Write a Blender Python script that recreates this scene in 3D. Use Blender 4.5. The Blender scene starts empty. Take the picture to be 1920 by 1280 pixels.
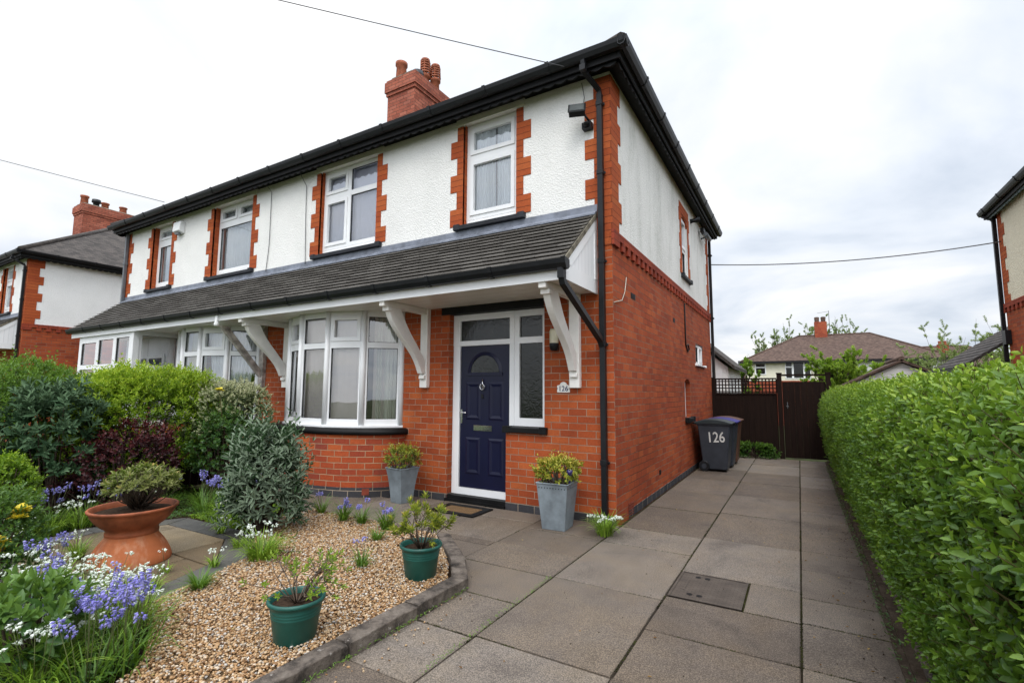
import bpy, math, random
import numpy as np
from mathutils import Vector, Matrix
R = math.radians
random.seed(7); rng = np.random.default_rng(11)
scn = bpy.context.scene; COL = scn.collection

# ------------------------------------------------------------------ camera
def cam_axes(yaw, pitch, roll):
    cy, sy = math.cos(yaw), math.sin(yaw)
    f = np.array([-sy, cy, 0]); r = np.array([cy, sy, 0]); u = np.array([0, 0, 1.])
    f2 = f*math.cos(pitch)+u*math.sin(pitch); u2 = -f*math.sin(pitch)+u*math.cos(pitch)
    return r*math.cos(roll)+u2*math.sin(roll), -r*math.sin(roll)+u2*math.cos(roll), f2
cr, cu, cf = cam_axes(R(30.3757), R(5.7915), R(0.29978))
cam = bpy.data.cameras.new('camera'); camo = bpy.data.objects.new('camera', cam); COL.objects.link(camo)
CAM = (1.847, -5.515, 1.5)
camo.matrix_world = Matrix(((cr[0], cu[0], -cf[0], CAM[0]), (cr[1], cu[1], -cf[1], CAM[1]), (cr[2], cu[2], -cf[2], CAM[2]), (0, 0, 0, 1)))
cam.sensor_width = 36; cam.lens = 914.62/1920*36; cam.clip_start = .05; cam.clip_end = 2000
scn.camera = camo

# ------------------------------------------------------------------ world, sun, exposure
SUN_EL, SUN_AZ = R(50), R(158)          # sun high behind thin cloud, to the front left of the house
w = bpy.data.worlds.new('World'); scn.world = w; w.use_nodes = True
nt = w.node_tree; nt.nodes.clear(); N = nt.nodes.new; L = nt.links.new
out = N('ShaderNodeOutputWorld'); bg = N('ShaderNodeBackground'); bg.inputs[1].default_value = .1
sky = N('ShaderNodeTexSky'); sky.sky_type = 'NISHITA'; sky.sun_disc = False
sky.sun_elevation = SUN_EL; sky.sun_rotation = SUN_AZ; sky.air_density = 1.2; sky.dust_density = 2.5
tc = N('ShaderNodeTexCoord'); sep = N('ShaderNodeSeparateXYZ'); L(tc.outputs['Generated'], sep.inputs[0])
zz = N('ShaderNodeMath'); zz.operation = 'MAXIMUM'; L(sep.outputs[2], zz.inputs[0]); zz.inputs[1].default_value = .0
za = N('ShaderNodeMath'); za.operation = 'ADD'; L(zz.outputs[0], za.inputs[0]); za.inputs[1].default_value = .22
dx = N('ShaderNodeMath'); dx.operation = 'DIVIDE'; L(sep.outputs[0], dx.inputs[0]); L(za.outputs[0], dx.inputs[1])
dy = N('ShaderNodeMath'); dy.operation = 'DIVIDE'; L(sep.outputs[1], dy.inputs[0]); L(za.outputs[0], dy.inputs[1])
cmb = N('ShaderNodeCombineXYZ'); L(dx.outputs[0], cmb.inputs[0]); L(dy.outputs[0], cmb.inputs[1])
n1 = N('ShaderNodeTexNoise'); L(cmb.outputs[0], n1.inputs['Vector']); n1.inputs['Scale'].default_value = 1.15
n1.inputs['Detail'].default_value = 7; n1.inputs['Roughness'].default_value = .52; n1.inputs['Distortion'].default_value = .35
rc = N('ShaderNodeValToRGB'); L(n1.outputs['Fac'], rc.inputs[0])          # cloud brightness: thin = white, thick = blue grey
e = rc.color_ramp.elements
e[0].position = .34; e[0].color = (.58, .655, .77, 1)
e[1].position = .60; e[1].color = (1.04, 1.04, 1.04, 1)
m_ = e.new(.46); m_.color = (.80, .855, .94, 1)
el = N('ShaderNodeFloatCurve'); L(sep.outputs[2], el.inputs['Value'])      # brightness by height: bright high cloud overhead
cv = el.mapping.curves[0]; cv.points[0].location = (0, .27); cv.points[1].location = (1, 1)
for p_ in ((.3, .30), (.62, .345), (.8, .62)): cv.points.new(*p_)
el.mapping.update()
sdv = (math.sin(SUN_AZ)*math.cos(SUN_EL), math.cos(SUN_AZ)*math.cos(SUN_EL), math.sin(SUN_EL))
dt = N('ShaderNodeVectorMath'); dt.operation = 'DOT_PRODUCT'; L(tc.outputs['Generated'], dt.inputs[0]); dt.inputs[1].default_value = sdv
gm = N('ShaderNodeMath'); gm.operation = 'MAXIMUM'; L(dt.outputs['Value'], gm.inputs[0]); gm.inputs[1].default_value = 0
gp_ = N('ShaderNodeMath'); gp_.operation = 'POWER'; L(gm.outputs[0], gp_.inputs[0]); gp_.inputs[1].default_value = 2.5
ga = N('ShaderNodeMath'); ga.operation = 'MULTIPLY_ADD'; L(gp_.outputs[0], ga.inputs[0]); ga.inputs[1].default_value = 14.; 
elm = N('ShaderNodeMath'); elm.operation = 'MULTIPLY'; L(el.outputs[0], elm.inputs[0]); elm.inputs[1].default_value = 37.5; L(elm.outputs[0], ga.inputs[2]); el = ga
cl = N('ShaderNodeVectorMath'); cl.operation = 'SCALE'; L(rc.outputs[0], cl.inputs[0]); L(el.outputs[0], cl.inputs['Scale'])
mx = N('ShaderNodeMix'); mx.data_type = 'RGBA'; mx.inputs[0].default_value = .93
L(sky.outputs[0], mx.inputs[6]); L(cl.outputs[0], mx.inputs[7]); L(mx.outputs[2], bg.inputs[0]); L(bg.outputs[0], out.inputs[0])
sl = bpy.data.lights.new('sun', 'SUN'); sl.energy = 1.05; sl.angle = R(25); sl.color = (1, .96, .9)
so = bpy.data.objects.new('sun', sl); COL.objects.link(so)
# sky_rotation is clockwise from +Y seen from above
sd = Vector((math.sin(SUN_AZ)*math.cos(SUN_EL), math.cos(SUN_AZ)*math.cos(SUN_EL), math.sin(SUN_EL)))
so.rotation_euler = sd.to_track_quat('Z', 'Y').to_euler()
vs = scn.view_settings; vs.view_transform = 'Standard'; vs.look = 'None'; vs.gamma = 1; vs.use_curve_mapping = False; vs.exposure = 0

# ------------------------------------------------------------------ material helpers
class Mat:
    def __init__(s, name, rough=.6, spec=.4, metal=0.):
        s.m = bpy.data.materials.new(name); s.m.use_nodes = True; s.t = s.m.node_tree
        s.b = s.t.nodes['Principled BSDF']; s.o = s.t.nodes['Material Output']
        s.b.inputs['Roughness'].default_value = rough; s.b.inputs['Specular IOR Level'].default_value = spec
        s.b.inputs['Metallic'].default_value = metal; s._uv = None; s._ob = None
    def n(s, typ, **kw):
        nd = s.t.nodes.new(typ)
        for k, v in kw.items():
            if k in nd.inputs: nd.inputs[k].default_value = v
            else: setattr(nd, k, v)
        return nd
    def l(s, a, b): s.t.links.new(a, b)
    def uv(s):
        if not s._uv: s._uv = s.n('ShaderNodeUVMap').outputs[0]
        return s._uv
    def pos(s):
        if not s._ob: s._ob = s.n('ShaderNodeNewGeometry').outputs['Position']
        return s._ob
    def noise(s, scale, detail=4, rough=.55, vec=None, dist=0., stretch=None):
        v = vec or s.pos()
        if stretch:
            mp = s.n('ShaderNodeMapping'); mp.inputs['Scale'].default_value = stretch; s.l(v, mp.inputs[0]); v = mp.outputs[0]
        nd = s.n('ShaderNodeTexNoise', Scale=scale, Detail=detail, Roughness=rough, Distortion=dist); s.l(v, nd.inputs['Vector'])
        return nd.outputs['Fac']
    def ramp(s, fac, stops):
        nd = s.n('ShaderNodeValToRGB'); s.l(fac, nd.inputs[0]); el = nd.color_ramp.elements
        while len(el) < len(stops): el.new(.5)
        for e_, (p, c) in zip(el, stops): e_.position = p; e_.color = (*c, 1) if len(c) == 3 else c
        return nd.outputs[0]
    def mix(s, fac, a, b, mode='MIX'):
        nd = s.n('ShaderNodeMix'); nd.data_type = 'RGBA'; nd.blend_type = mode
        for i, v in ((0, fac), (6, a), (7, b)):
            if isinstance(v, (int, float)): nd.inputs[i].default_value = v
            elif isinstance(v, tuple): nd.inputs[i].default_value = (*v, 1)
            else: s.l(v, nd.inputs[i])
        return nd.outputs[2]
    def math(s, op, a, b=0.):
        nd = s.n('ShaderNodeMath'); nd.operation = op
        for i, v in ((0, a), (1, b)):
            if isinstance(v, (int, float)): nd.inputs[i].default_value = v
            else: s.l(v, nd.inputs[i])
        return nd.outputs[0]
    def color(s, c):
        if isinstance(c, tuple): s.b.inputs['Base Color'].default_value = (*c, 1)
        else: s.l(c, s.b.inputs['Base Color'])
    def bump(s, h, strength=.3, dist=.01):
        nd = s.n('ShaderNodeBump', Strength=strength, Distance=dist); s.l(h, nd.inputs['Height'])
        s.l(nd.outputs[0], s.b.inputs['Normal']); return nd
    def rough(s, v): s.l(v, s.b.inputs['Roughness'])
BLK = (0, 0, 0); WHT = (1, 1, 1)

def plain(name, c, rough=.5, spec=.4, var=.12, scale=6, metal=0, bump=0, bscale=60):
    m = Mat(name, rough, spec, metal)
    c2 = tuple(x*(1-var*2.2) for x in c); c3 = tuple(min(1, x*(1+var)) for x in c)
    m.color(m.ramp(m.noise(scale, 6, .6), [(.3, c2), (.7, c3)]))
    if bump: m.bump(m.noise(bscale, 4), bump, .004)
    return m.m

def brick(name, cols, mortar, bw=.233, bh=.0861, ms=.006, voff=0., uoff=0., soot=.25, offset=.5, soft=None, msmooth=.25):
    m = Mat(name, .8, .12)
    mp = m.n('ShaderNodeMapping'); mp.inputs['Location'].default_value = (uoff, voff, 0); m.l(m.uv(), mp.inputs[0])
    # slightly wobbly courses
    wob = m.noise(3.5, 2, .5); ad = m.n('ShaderNodeVectorMath'); ad.operation = 'MULTIPLY_ADD'
    cx = m.n('ShaderNodeCombineXYZ'); wv = m.math('SUBTRACT', wob, .5); m.l(wv, cx.inputs[0]); m.l(wv, cx.inputs[1])
    m.l(cx.outputs[0], ad.inputs[0]); ad.inputs[1].default_value = (.012, .010, 0); m.l(mp.outputs[0], ad.inputs[2])
    def br(c1, c2, mo, o=offset):
        b = m.n('ShaderNodeTexBrick'); m.l(ad.outputs[0], b.inputs['Vector'])
        b.offset = o; b.inputs['Scale'].default_value = 1; b.inputs['Brick Width'].default_value = bw; b.inputs['Row Height'].default_value = bh
        b.inputs['Mortar Size'].default_value = ms; b.inputs['Mortar Smooth'].default_value = msmooth; b.inputs['Bias'].default_value = 0
        for k, c in (('Color1', c1), ('Color2', c2), ('Mortar', mo)): b.inputs[k].default_value = (*c, 1)
        return b
    b = br(BLK, WHT, (.5, .5, .5))                        # per brick random value
    fac = m.math('ADD', m.math('MULTIPLY', b.outputs[0], .58), m.math('MULTIPLY', m.noise(2.2, 3), .56))
    colr = m.ramp(fac, [(i/(len(cols)-1)*.72+.16, c) for i, c in enumerate(cols)])
    fine = m.noise(46, 5, .7); colr = m.mix(.42, colr, m.ramp(fine, [(.32, (.45, .42, .42)), (.55, (1, 1, 1)), (.8, (1.15, 1.1, 1.08))]), 'MULTIPLY')
    colr = m.mix(.08, colr, (.16, .13, .11))
    if soot:                                              # broad weathering stains
        st = m.ramp(m.noise(.9, 6, .6, dist=.4), [(.42, WHT), (.72, (1-soot, 1-soot*1.02, 1-soot*.9))])
        colr = m.mix(1., colr, st, 'MULTIPLY')
    mot = m.ramp(m.noise(5, 5, .6), [(.35, tuple(x*.55 for x in mortar)), (.6, mortar)])
    if soft: mot = m.mix(m.ramp(m.noise(1.1, 4), [(.45, BLK), (.6, WHT)]), mot, soft)
    m.color(m.mix(b.outputs['Fac'], colr, mot))
    inv = m.math('SUBTRACT', 1., b.outputs['Fac'])
    m.bump(m.math('ADD', m.math('MULTIPLY', inv, 1.), m.math('MULTIPLY', m.noise(70, 4), .28)), .55, .006)
    return m.m
RED = [(.27, .048, .016), (.37, .068, .019), (.42, .080, .021), (.46, .094, .024), (.50, .118, .031)]
M = {}
M['brick'] = brick('front brick', RED, (.34, .235, .17), voff=-.0005, soot=.42, ms=.005)
M['brick_side'] = brick('side brick', [(.25, .046, .020), (.32, .058, .021), (.37, .069, .022), (.41, .081, .025), (.46, .102, .031)], (.26, .18, .125), voff=-.037, soot=.3, ms=.0045, soft=(.09, .045, .03))
M['brick_bay'] = brick('bay brick', [(.19, .05, .04), (.33, .053, .022), (.43, .075, .022), (.50, .11, .028)], (.40, .27, .17), voff=-.037, soot=.15, ms=.006)
M['brick_neat'] = brick('quoin brick', [(.33, .060, .018), (.40, .078, .021), (.46, .098, .026), (.50, .125, .034)], (.12, .035, .02), bw=3., voff=-.072, soot=.2, ms=.004)
M['brick_band'] = brick('band brick', [(.24, .040, .022), (.32, .052, .024), (.38, .064, .026)], (.10, .03, .02), bw=.227, voff=-.037, soot=.3, ms=.004)
M['brick_blue'] = brick('blue plinth brick', [(.03, .032, .037), (.05, .052, .06), (.075, .075, .085)], (.36, .29, .22), bh=.12, voff=.034, soot=.2)
M['brick_chim'] = brick('chimney brick', [(.27, .075, .048), (.38, .105, .063), (.46, .135, .08), (.50, .17, .11)], (.13, .075, .055), soot=.5, ms=.006)
M['brick_far'] = brick('far brick', [(.28, .05, .025), (.36, .065, .03), (.42, .09, .035)], (.3, .16, .1), soot=.25)
def render_mat(name, c, dirt=.3):
    m = Mat(name, .88, .2)
    v = m.noise(38, 5, .62); g = m.noise(1.0, 5, .6)
    base = m.ramp(g, [(.3, tuple(x*.91 for x in c)), (.62, c)])
    streak = m.noise(1.1, 6, .7, stretch=(1.7, 1.7, .5)); sp = m.noise(13, 6, .8)
    f = m.math('MULTIPLY', m.ramp(streak, [(.46, BLK), (.70, WHT)]), m.ramp(sp, [(.34, BLK), (.68, WHT)]))
    base = m.mix(m.math('MULTIPLY', f, dirt), base, (.30, .33, .27))
    m.color(m.mix(.35, base, m.ramp(v, [(.3, (.82, .82, .82)), (.6, WHT)]), 'MULTIPLY'))
    vo = m.n('ShaderNodeTexVoronoi', Scale=55.); m.l(m.pos(), vo.inputs['Vector'])
    m.bump(m.math('ADD', m.math('MULTIPLY', vo.outputs['Distance'], .6), v), .75, .012)
    return m.m
M['render'] = render_mat('white render', (.86, .855, .83), .14)
M['render_side'] = render_mat('stained render', (.80, .805, .78), .75)
M['render_clean'] = render_mat('clean render', (.84, .84, .83), .1)
M['render_cream'] = render_mat('cream render', (.78, .71, .55), .12)
M['render_far'] = render_mat('pale cream render', (.80, .76, .62), .12)
M['lintel'] = plain('painted lintel', (.80, .79, .74), .7, .2, .06, 3)
def upvc(name, c):
    m = Mat(name, .28, .5); m.color(m.ramp(m.noise(2.5, 4), [(.35, tuple(x*.93 for x in c)), (.65, c)]))
    return m.m
M['upvc'] = upvc('white upvc', (.84, .85, .86))
M['wood_white'] = plain('white painted timber', (.84, .82, .78), .5, .35, .04, 5, bump=.1)
M['wood_old'] = plain('worn white timber', (.50, .46, .42), .75, .2, .3, 9, bump=.3)
M['black'] = plain('black plastic', (.009, .010, .012), .42, .3, .2, 5)
M['black_mat'] = plain('black paint', (.006, .006, .0065), .55, .25, .3, 5)
M['grey_metal'] = plain('grey pipe', (.12, .13, .145), .42, .5, .15, 4)
M['lead'] = plain('lead flashing', (.20, .22, .27), .55, .45, .25, 4, bump=.3, bscale=14)
M['slate_sill'] = plain('dark sill', (.020, .022, .028), .55, .3, .25, 5)
M['dark_room'] = plain('room plaster', (.10, .085, .07), .9, .1, .1)
M['chrome'] = plain('chrome', (.75, .75, .77), .15, .5, .05, metal=1.)
M['cable'] = plain('cable grey', (.13, .13, .14), .6, .3)
M['cable_w'] = plain('pale cable', (.5, .46, .38), .6, .3)
M['soil'] = plain('soil', (.045, .028, .018), .95, .1, .35, 40, bump=.8, bscale=70)
M['terracotta'] = None
def tilemat(name, cols, bw, bh, voff=0., lichen=.2):
    m = Mat(name, .82, .25)
    mp = m.n('ShaderNodeMapping'); mp.inputs['Location'].default_value = (0, voff, 0); m.l(m.uv(), mp.inputs[0])
    b = m.n('ShaderNodeTexBrick'); m.l(mp.outputs[0], b.inputs['Vector']); b.offset = .5
    for k, v in (('Scale', 1), ('Brick Width', bw), ('Row Height', bh), ('Mortar Size', .0035), ('Mortar Smooth', .1)): b.inputs[k].default_value = v
    b.inputs['Color1'].default_value = (0, 0, 0, 1); b.inputs['Color2'].default_value = (1, 1, 1, 1); b.inputs['Mortar'].default_value = (.3, .3, .3, 1)
    f = m.math('ADD', m.math('MULTIPLY', b.outputs[0], .62), m.math('MULTIPLY', m.noise(6, 6, .65), .5))
    c = m.ramp(f, [(i/(len(cols)-1)*.7+.15, x) for i, x in enumerate(cols)])
    c = m.mix(m.math('MULTIPLY', m.ramp(m.noise(22, 5, .7), [(.6, BLK), (.72, WHT)]), lichen), c, (.33, .31, .24))
    c = m.mix(m.math('MULTIPLY', b.outputs['Fac'], .75), c, (.012, .011, .01))
    m.color(c)
    m.bump(m.math('ADD', m.math('SUBTRACT', 1., b.outputs['Fac']), m.math('MULTIPLY', m.noise(60), .4)), .5, .006)
    return m.m
M['tile'] = tilemat('porch tile', [(.050, .045, .040), (.075, .068, .060), (.092, .084, .075), (.118, .109, .098)], .33, 10., 0, .3)
M['tile_main'] = tilemat('roof tile', [(.028, .024, .022), (.06, .052, .047), (.085, .072, .064)], .17, .1)
M['tile_far'] = tilemat('far roof tile', [(.045, .028, .022), (.085, .052, .04), (.12, .078, .06)], .17, .1, 0, .3)
def glass():
    m = Mat('window glass'); t = m.t; t.nodes.remove(m.b)
    tr = m.n('ShaderNodeBsdfTransparent'); tr.inputs[0].default_value = (.96, .98, .98, 1)
    gl = m.n('ShaderNodeBsdfGlossy'); gl.inputs['Roughness'].default_value = .02; gl.inputs[0].default_value = (.95, .97, 1, 1)
    bp = m.n('ShaderNodeBump', Strength=.05, Distance=.02); m.l(m.noise(1.6, 2), bp.inputs['Height']); m.l(bp.outputs[0], gl.inputs['Normal'])
    fr = m.n('ShaderNodeFresnel', IOR=1.62); mixs = m.n('ShaderNodeMixShader')
    m.l(m.math('ADD', m.math('MULTIPLY', fr.outputs[0], 1.6), .09), mixs.inputs[0]); m.l(tr.outputs[0], mixs.inputs[1]); m.l(gl.outputs[0], mixs.inputs[2])
    m.l(mixs.outputs[0], m.o.inputs[0]); return m.m
M['glass'] = glass()
def obscure():
    m = Mat('obscure glass', .10, .5); v = m.noise(9, 3, .6, stretch=(1, 1, .35), dist=.8)
    m.color(m.ramp(v, [(.3, (.004, .005, .004)), (.6, (.010, .012, .009)), (.8, (.035, .04, .036))]))
    m.bump(m.noise(22, 3, .5, dist=1.), .15, .02); return m.m
M['obscure'] = obscure()
def fabric(name, c, tr=.12):
    m = Mat(name, .9, .1); m.color(m.ramp(m.noise(3, 3), [(.3, tuple(x*.88 for x in c)), (.7, c)]))
    t = m.n('ShaderNodeBsdfTranslucent'); t.inputs[0].default_value = (*c, 1); mxs = m.n('ShaderNodeMixShader'); mxs.inputs[0].default_value = tr
    m.l(m.b.outputs[0], mxs.inputs[1]); m.l(t.outputs[0], mxs.inputs[2]); m.l(mxs.outputs[0], m.o.inputs[0]); return m.m
M['net'] = fabric('net curtain', (.95, .98, 1.))
M['net_lilac'] = fabric('lilac grey blind', (.84, .84, .95))
M['blind'] = fabric('beige vertical blind', (.92, .84, .79))
M['drape'] = fabric('cream drape', (.80, .81, .70))

def leafmat(name, stops, tl=.22, rough=.42, spec=.35, under=None):
    m = Mat(name, rough, spec)
    at = m.n('ShaderNodeAttribute'); at.attribute_name = 'tint'
    c = m.ramp(at.outputs['Fac'], stops)
    if under:
        g = m.n('ShaderNodeNewGeometry'); c = m.mix(g.outputs['Backfacing'], c, under)
    m.color(c)
    t = m.n('ShaderNodeBsdfTranslucent'); tc_ = m.mix(.6, c, (.35, .6, .05), 'MIX') if tl > .15 else c
    m.l(tc_ if not isinstance(tc_, tuple) else c, t.inputs[0])
    mxs = m.n('ShaderNodeMixShader'); mxs.inputs[0].default_value = tl
    m.l(m.b.outputs[0], mxs.inputs[1]); m.l(t.outputs[0], mxs.inputs[2]); m.l(mxs.outputs[0], m.o.inputs[0]); return m.m

# ------------------------------------------------------------------ object helpers
def tag(o, label=None, cat=None, group=None, kind=None):
    if label: o['label'] = label
    if cat: o['category'] = cat
    if group: o['group'] = group
    if kind: o['kind'] = kind
    return o
ROOT = {}
def thing(name, loc, label, cat, group=None, rz=0):
    o = bpy.data.objects.new(name, None); COL.objects.link(o); o.location = loc; o.rotation_euler = (0, 0, rz); o.empty_display_size = .1
    ROOT[o.name] = Vector(loc) if rz == 0 else Vector((0, 0, 0))
    return tag(o, label, cat, group)
def base_of(p):
    while p is not None:
        if p.name in ROOT: return ROOT[p.name]
        p = p.parent
    return Vector((0, 0, 0))
class MB:
    """collects polygons; world coordinates (or local ones of a rotated thing)"""
    def __init__(s): s.v = []; s.f = []; s.uv = {}; s.sm = set()
    def add(s, vs_, fs, smooth=False, uvs=None):
        o = len(s.v); s.v += [tuple(p) for p in vs_]
        for i, f in enumerate(fs):
            if smooth: s.sm.add(len(s.f))
            if uvs is not None: s.uv[len(s.f)] = [uvs[k] for k in f]
            s.f.append([k+o for k in f])
        return s
    def box(s, x0, x1, y0, y1, z0, z1, T=None):
        p = [(x, y, z) for x in (x0, x1) for y in (y0, y1) for z in (z0, z1)]
        if T: p = [T(*q) for q in p]
        return s.add(p, [(0, 1, 3, 2), (4, 6, 7, 5), (0, 4, 5, 1), (2, 3, 7, 6), (0, 2, 6, 4), (1, 5, 7, 3)])
    def prism(s, prof, c0, c1, T):
        """polygon prof in (a,b), extruded from c0 to c1; T(a,b,c)->xyz"""
        n = len(prof); p = [T(a, b, c0) for a, b in prof]+[T(a, b, c1) for a, b in prof]
        return s.add(p, [tuple(range(n))[::-1], tuple(range(n, 2*n))]+[(i, (i+1) % n, n+(i+1) % n, n+i) for i in range(n)])
    def tube(s, pts, r, n=8, cap=True, smooth=True):
        P = [Vector(p) for p in pts]; rs = r if isinstance(r, (list, tuple)) else [r]*len(P)
        vv = []; up = None
        for i, p in enumerate(P):
            d = (P[min(i+1, len(P)-1)]-P[max(i-1, 0)]).normalized()
            if up is None: up = Vector((0, 0, 1)) if abs(d.z) < .9 else Vector((1, 0, 0))
            a = d.cross(up).normalized(); up = a.cross(d).normalized()
            for k in range(n):
                t = 2*math.pi*(k+.5)/n; vv.append(p+(a*math.cos(t)+up*math.sin(t))*rs[i])
        f = [(i*n+k, i*n+(k+1) % n, (i+1)*n+(k+1) % n, (i+1)*n+k) for i in range(len(P)-1) for k in range(n)]
        s.add(vv, f, smooth)
        if cap: o = len(s.v)-len(vv); s.f.append([o+k for k in range(n)][::-1]); s.f.append([o+(len(P)-1)*n+k for k in range(n)])
        return s
    def lathe(s, prof, n=40, c=(0, 0), close=False, wob=0):
        vv = []
        for j, (r, z) in enumerate(prof):
            for k in range(n):
                t = 2*math.pi*k/n; rr = r*(1+wob*math.sin(3*t+j*.3)); vv.append((c[0]+rr*math.cos(t), c[1]+rr*math.sin(t), z))
        f = [(i*n+k, i*n+(k+1) % n, (i+1)*n+(k+1) % n, (i+1)*n+k) for i in range(len(prof)-1) for k in range(n)]
        return s.add(vv, f, True)
    def cap(s, r, z, n=40, c=(0, 0)):
        return s.add([(c[0]+r*math.cos(2*math.pi*k/n), c[1]+r*math.sin(2*math.pi*k/n), z) for k in range(n)], [tuple(range(n))])
    def grid(s, u0, u1, z0, z1, holes, T, d0, d1):
        """slab in the (u,z) plane from depth d0 (outer) to d1 with rectangular holes"""
        us = sorted({u0, u1, *[h[0] for h in holes], *[h[1] for h in holes]}); us = [u for u in us if u0 <= u <= u1]
        zs = sorted({z0, z1, *[h[2] for h in holes], *[h[3] for h in holes]}); zs = [z for z in zs if z0 <= z <= z1]
        solid = lambda i, j: 0 <= i < len(us)-1 and 0 <= j < len(zs)-1 and not any(h[0]-1e-6 < (us[i]+us[i+1])/2 < h[1]+1e-6 and h[2]-1e-6 < (zs[j]+zs[j+1])/2 < h[3]+1e-6 for h in holes)
        for i in range(len(us)-1):
            for j in range(len(zs)-1):
                if not solid(i, j): continue
                a, b, c, d = us[i], us[i+1], zs[j], zs[j+1]
                s.add([T(a, d0, c), T(b, d0, c), T(b, d0, d), T(a, d0, d)], [(0, 1, 2, 3)])
                s.add([T(a, d1, c), T(b, d1, c), T(b, d1, d), T(a, d1, d)], [(3, 2, 1, 0)])
                if not solid(i-1, j): s.add([T(a, d0, c), T(a, d0, d), T(a, d1, d), T(a, d1, c)], [(0, 1, 2, 3)])
                if not solid(i+1, j): s.add([T(b, d0, c), T(b, d1, c), T(b, d1, d), T(b, d0, d)], [(0, 1, 2, 3)])
                if not solid(i, j-1): s.add([T(a, d0, c), T(a, d1, c), T(b, d1, c), T(b, d0, c)], [(0, 1, 2, 3)])
                if not solid(i, j+1): s.add([T(a, d0, d), T(b, d0, d), T(b, d1, d), T(a, d1, d)], [(0, 1, 2, 3)])
        return s
    def build(s, name, mat, parent=None, bevel=0, smooth=False, loc=None, merge=False):
        me = bpy.data.meshes.new(name)
        off = base_of(parent) if parent is not None else (Vector(loc) if loc else Vector((0, 0, 0)))
        me.from_pydata([(x-off.x, y-off.y, z-off.z) for x, y, z in s.v], [], s.f); me.update()
        uvl = me.uv_layers.new(name='UVMap'); Z = Vector((0, 0, 1)); dat = uvl.data
        for i, p in enumerate(me.polygons):
            if i in s.uv:
                for k, li in enumerate(p.loop_indices): dat[li].uv = s.uv[i][k]
                continue
            nrm = p.normal
            if abs(nrm.z) > .97: t = Vector((1, 0, 0)); q = Vector((0, 1, 0))
            else: t = Z.cross(nrm).normalized(); q = nrm.cross(t)
            if t.x+t.y < 0: t = -t
            for li, vi in zip(p.loop_indices, p.vertices):
                co = me.vertices[vi].co+off; dat[li].uv = (co.dot(t), co.dot(q))
            if i in s.sm or smooth: p.use_smooth = True
        for i in s.sm: me.polygons[i].use_smooth = True
        me.materials.append(mat)
        o = bpy.data.objects.new(name, me); COL.objects.link(o)
        if parent is not None: o.parent = parent
        elif loc: o.location = loc
        if bevel:
            b = o.modifiers.new('bevel', 'BEVEL'); b.width = bevel; b.segments = 1; b.limit_method = 'ANGLE'; b.angle_limit = R(40)
        return o
def TF(y=0., s=-1):            # (u, depth into wall, z) for a wall facing -y at y
    return lambda u, d, z: (u, y+d, z)
def TS(x=0.):                  # wall facing +x at x, u = y
    return lambda u, d, z: (x-d, u, z)
def text_mesh(body, size, mat, parent, M4, name='numerals', ext=.002, bold=0.):
    cu_ = bpy.data.curves.new(name, 'FONT'); cu_.body = body; cu_.size = size; cu_.extrude = ext; cu_.align_x = 'CENTER'; cu_.align_y = 'CENTER'; cu_.offset = bold
    to = bpy.data.objects.new(name, cu_); COL.objects.link(to)
    dg = bpy.context.evaluated_depsgraph_get(); me = bpy.data.meshes.new_from_object(to.evaluated_get(dg))
    bpy.data.objects.remove(to); me.materials.clear(); me.materials.append(mat)
    off = base_of(parent); me.transform(Matrix.Translation(-off) @ M4)
    o = bpy.data.objects.new(name, me); COL.objects.link(o); o.parent = parent; return o
def copy_tree(o, parent=None):
    c = o.copy(); COL.objects.link(c); c.parent = parent
    if parent is not None: c.matrix_parent_inverse = o.matrix_parent_inverse.copy()
    for ch in [x for x in COL.objects if x.parent == o]: copy_tree(ch, c)
    return c

# ------------------------------------------------------------------ foliage helpers
LEAF_A = (np.array([[0, 0, 0], [.36, 0, -.10], [1, 0, .06], [.42, -.5, .10], [.42, .5, .10]]), [(0, 3, 1), (3, 2, 1), (0, 1, 4), (1, 2, 4)])
LEAF_B = (np.array([[0, 0, 0], [.33, 0, -.07], [.68, 0, -.05], [1, 0, -.10], [.14, -.26, .0], [.42, -.5, .07], [.76, -.34, .03], [.14, .26, .0], [.42, .5, .07], [.76, .34, .03]]),
          [(0, 4, 5, 1), (1, 5, 6, 2), (2, 6, 3), (0, 1, 8, 7), (1, 2, 9, 8), (2, 3, 9)])
LEAF_C = (np.array([[0, 0, 0], [.5, -.5, .05], [1, 0, -.06], [.5, .5, .05]]), [(0, 1, 2, 3)])
def norm(a): return a/np.maximum(np.linalg.norm(a, axis=-1, keepdims=True), 1e-9)
def rawmesh(name, V, F, mat, parent=None, loc=(0, 0, 0), tint=None, smooth=False):
    """V (n,3) array; F list of (m,k) index arrays"""
    off = base_of(parent) if parent is not None else Vector(loc)
    me = bpy.data.meshes.new(name); V = V-np.array(off)
    li = np.concatenate([f.ravel() for f in F]); cnt = np.concatenate([np.full(len(f), f.shape[1]) for f in F])
    st = np.concatenate([[0], np.cumsum(cnt)[:-1]])
    me.vertices.add(len(V)); me.vertices.foreach_set('co', V.astype(np.float32).ravel())
    me.loops.add(len(li)); me.loops.foreach_set('vertex_index', li.astype(np.int32))
    me.polygons.add(len(cnt)); me.polygons.foreach_set('loop_start', st.astype(np.int32)); me.polygons.foreach_set('loop_total', cnt.astype(np.int32))
    if smooth: me.polygons.foreach_set('use_smooth', np.ones(len(cnt), bool))
    me.update(calc_edges=True)
    if tint is not None:
        a = me.attributes.new('tint', 'FLOAT', 'POINT'); a.data.foreach_set('value', tint.astype(np.float32))
    me.materials.append(mat); o = bpy.data.objects.new(name, me); COL.objects.link(o)
    if parent is not None: o.parent = parent
    else: o.location = loc
    return o
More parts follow.
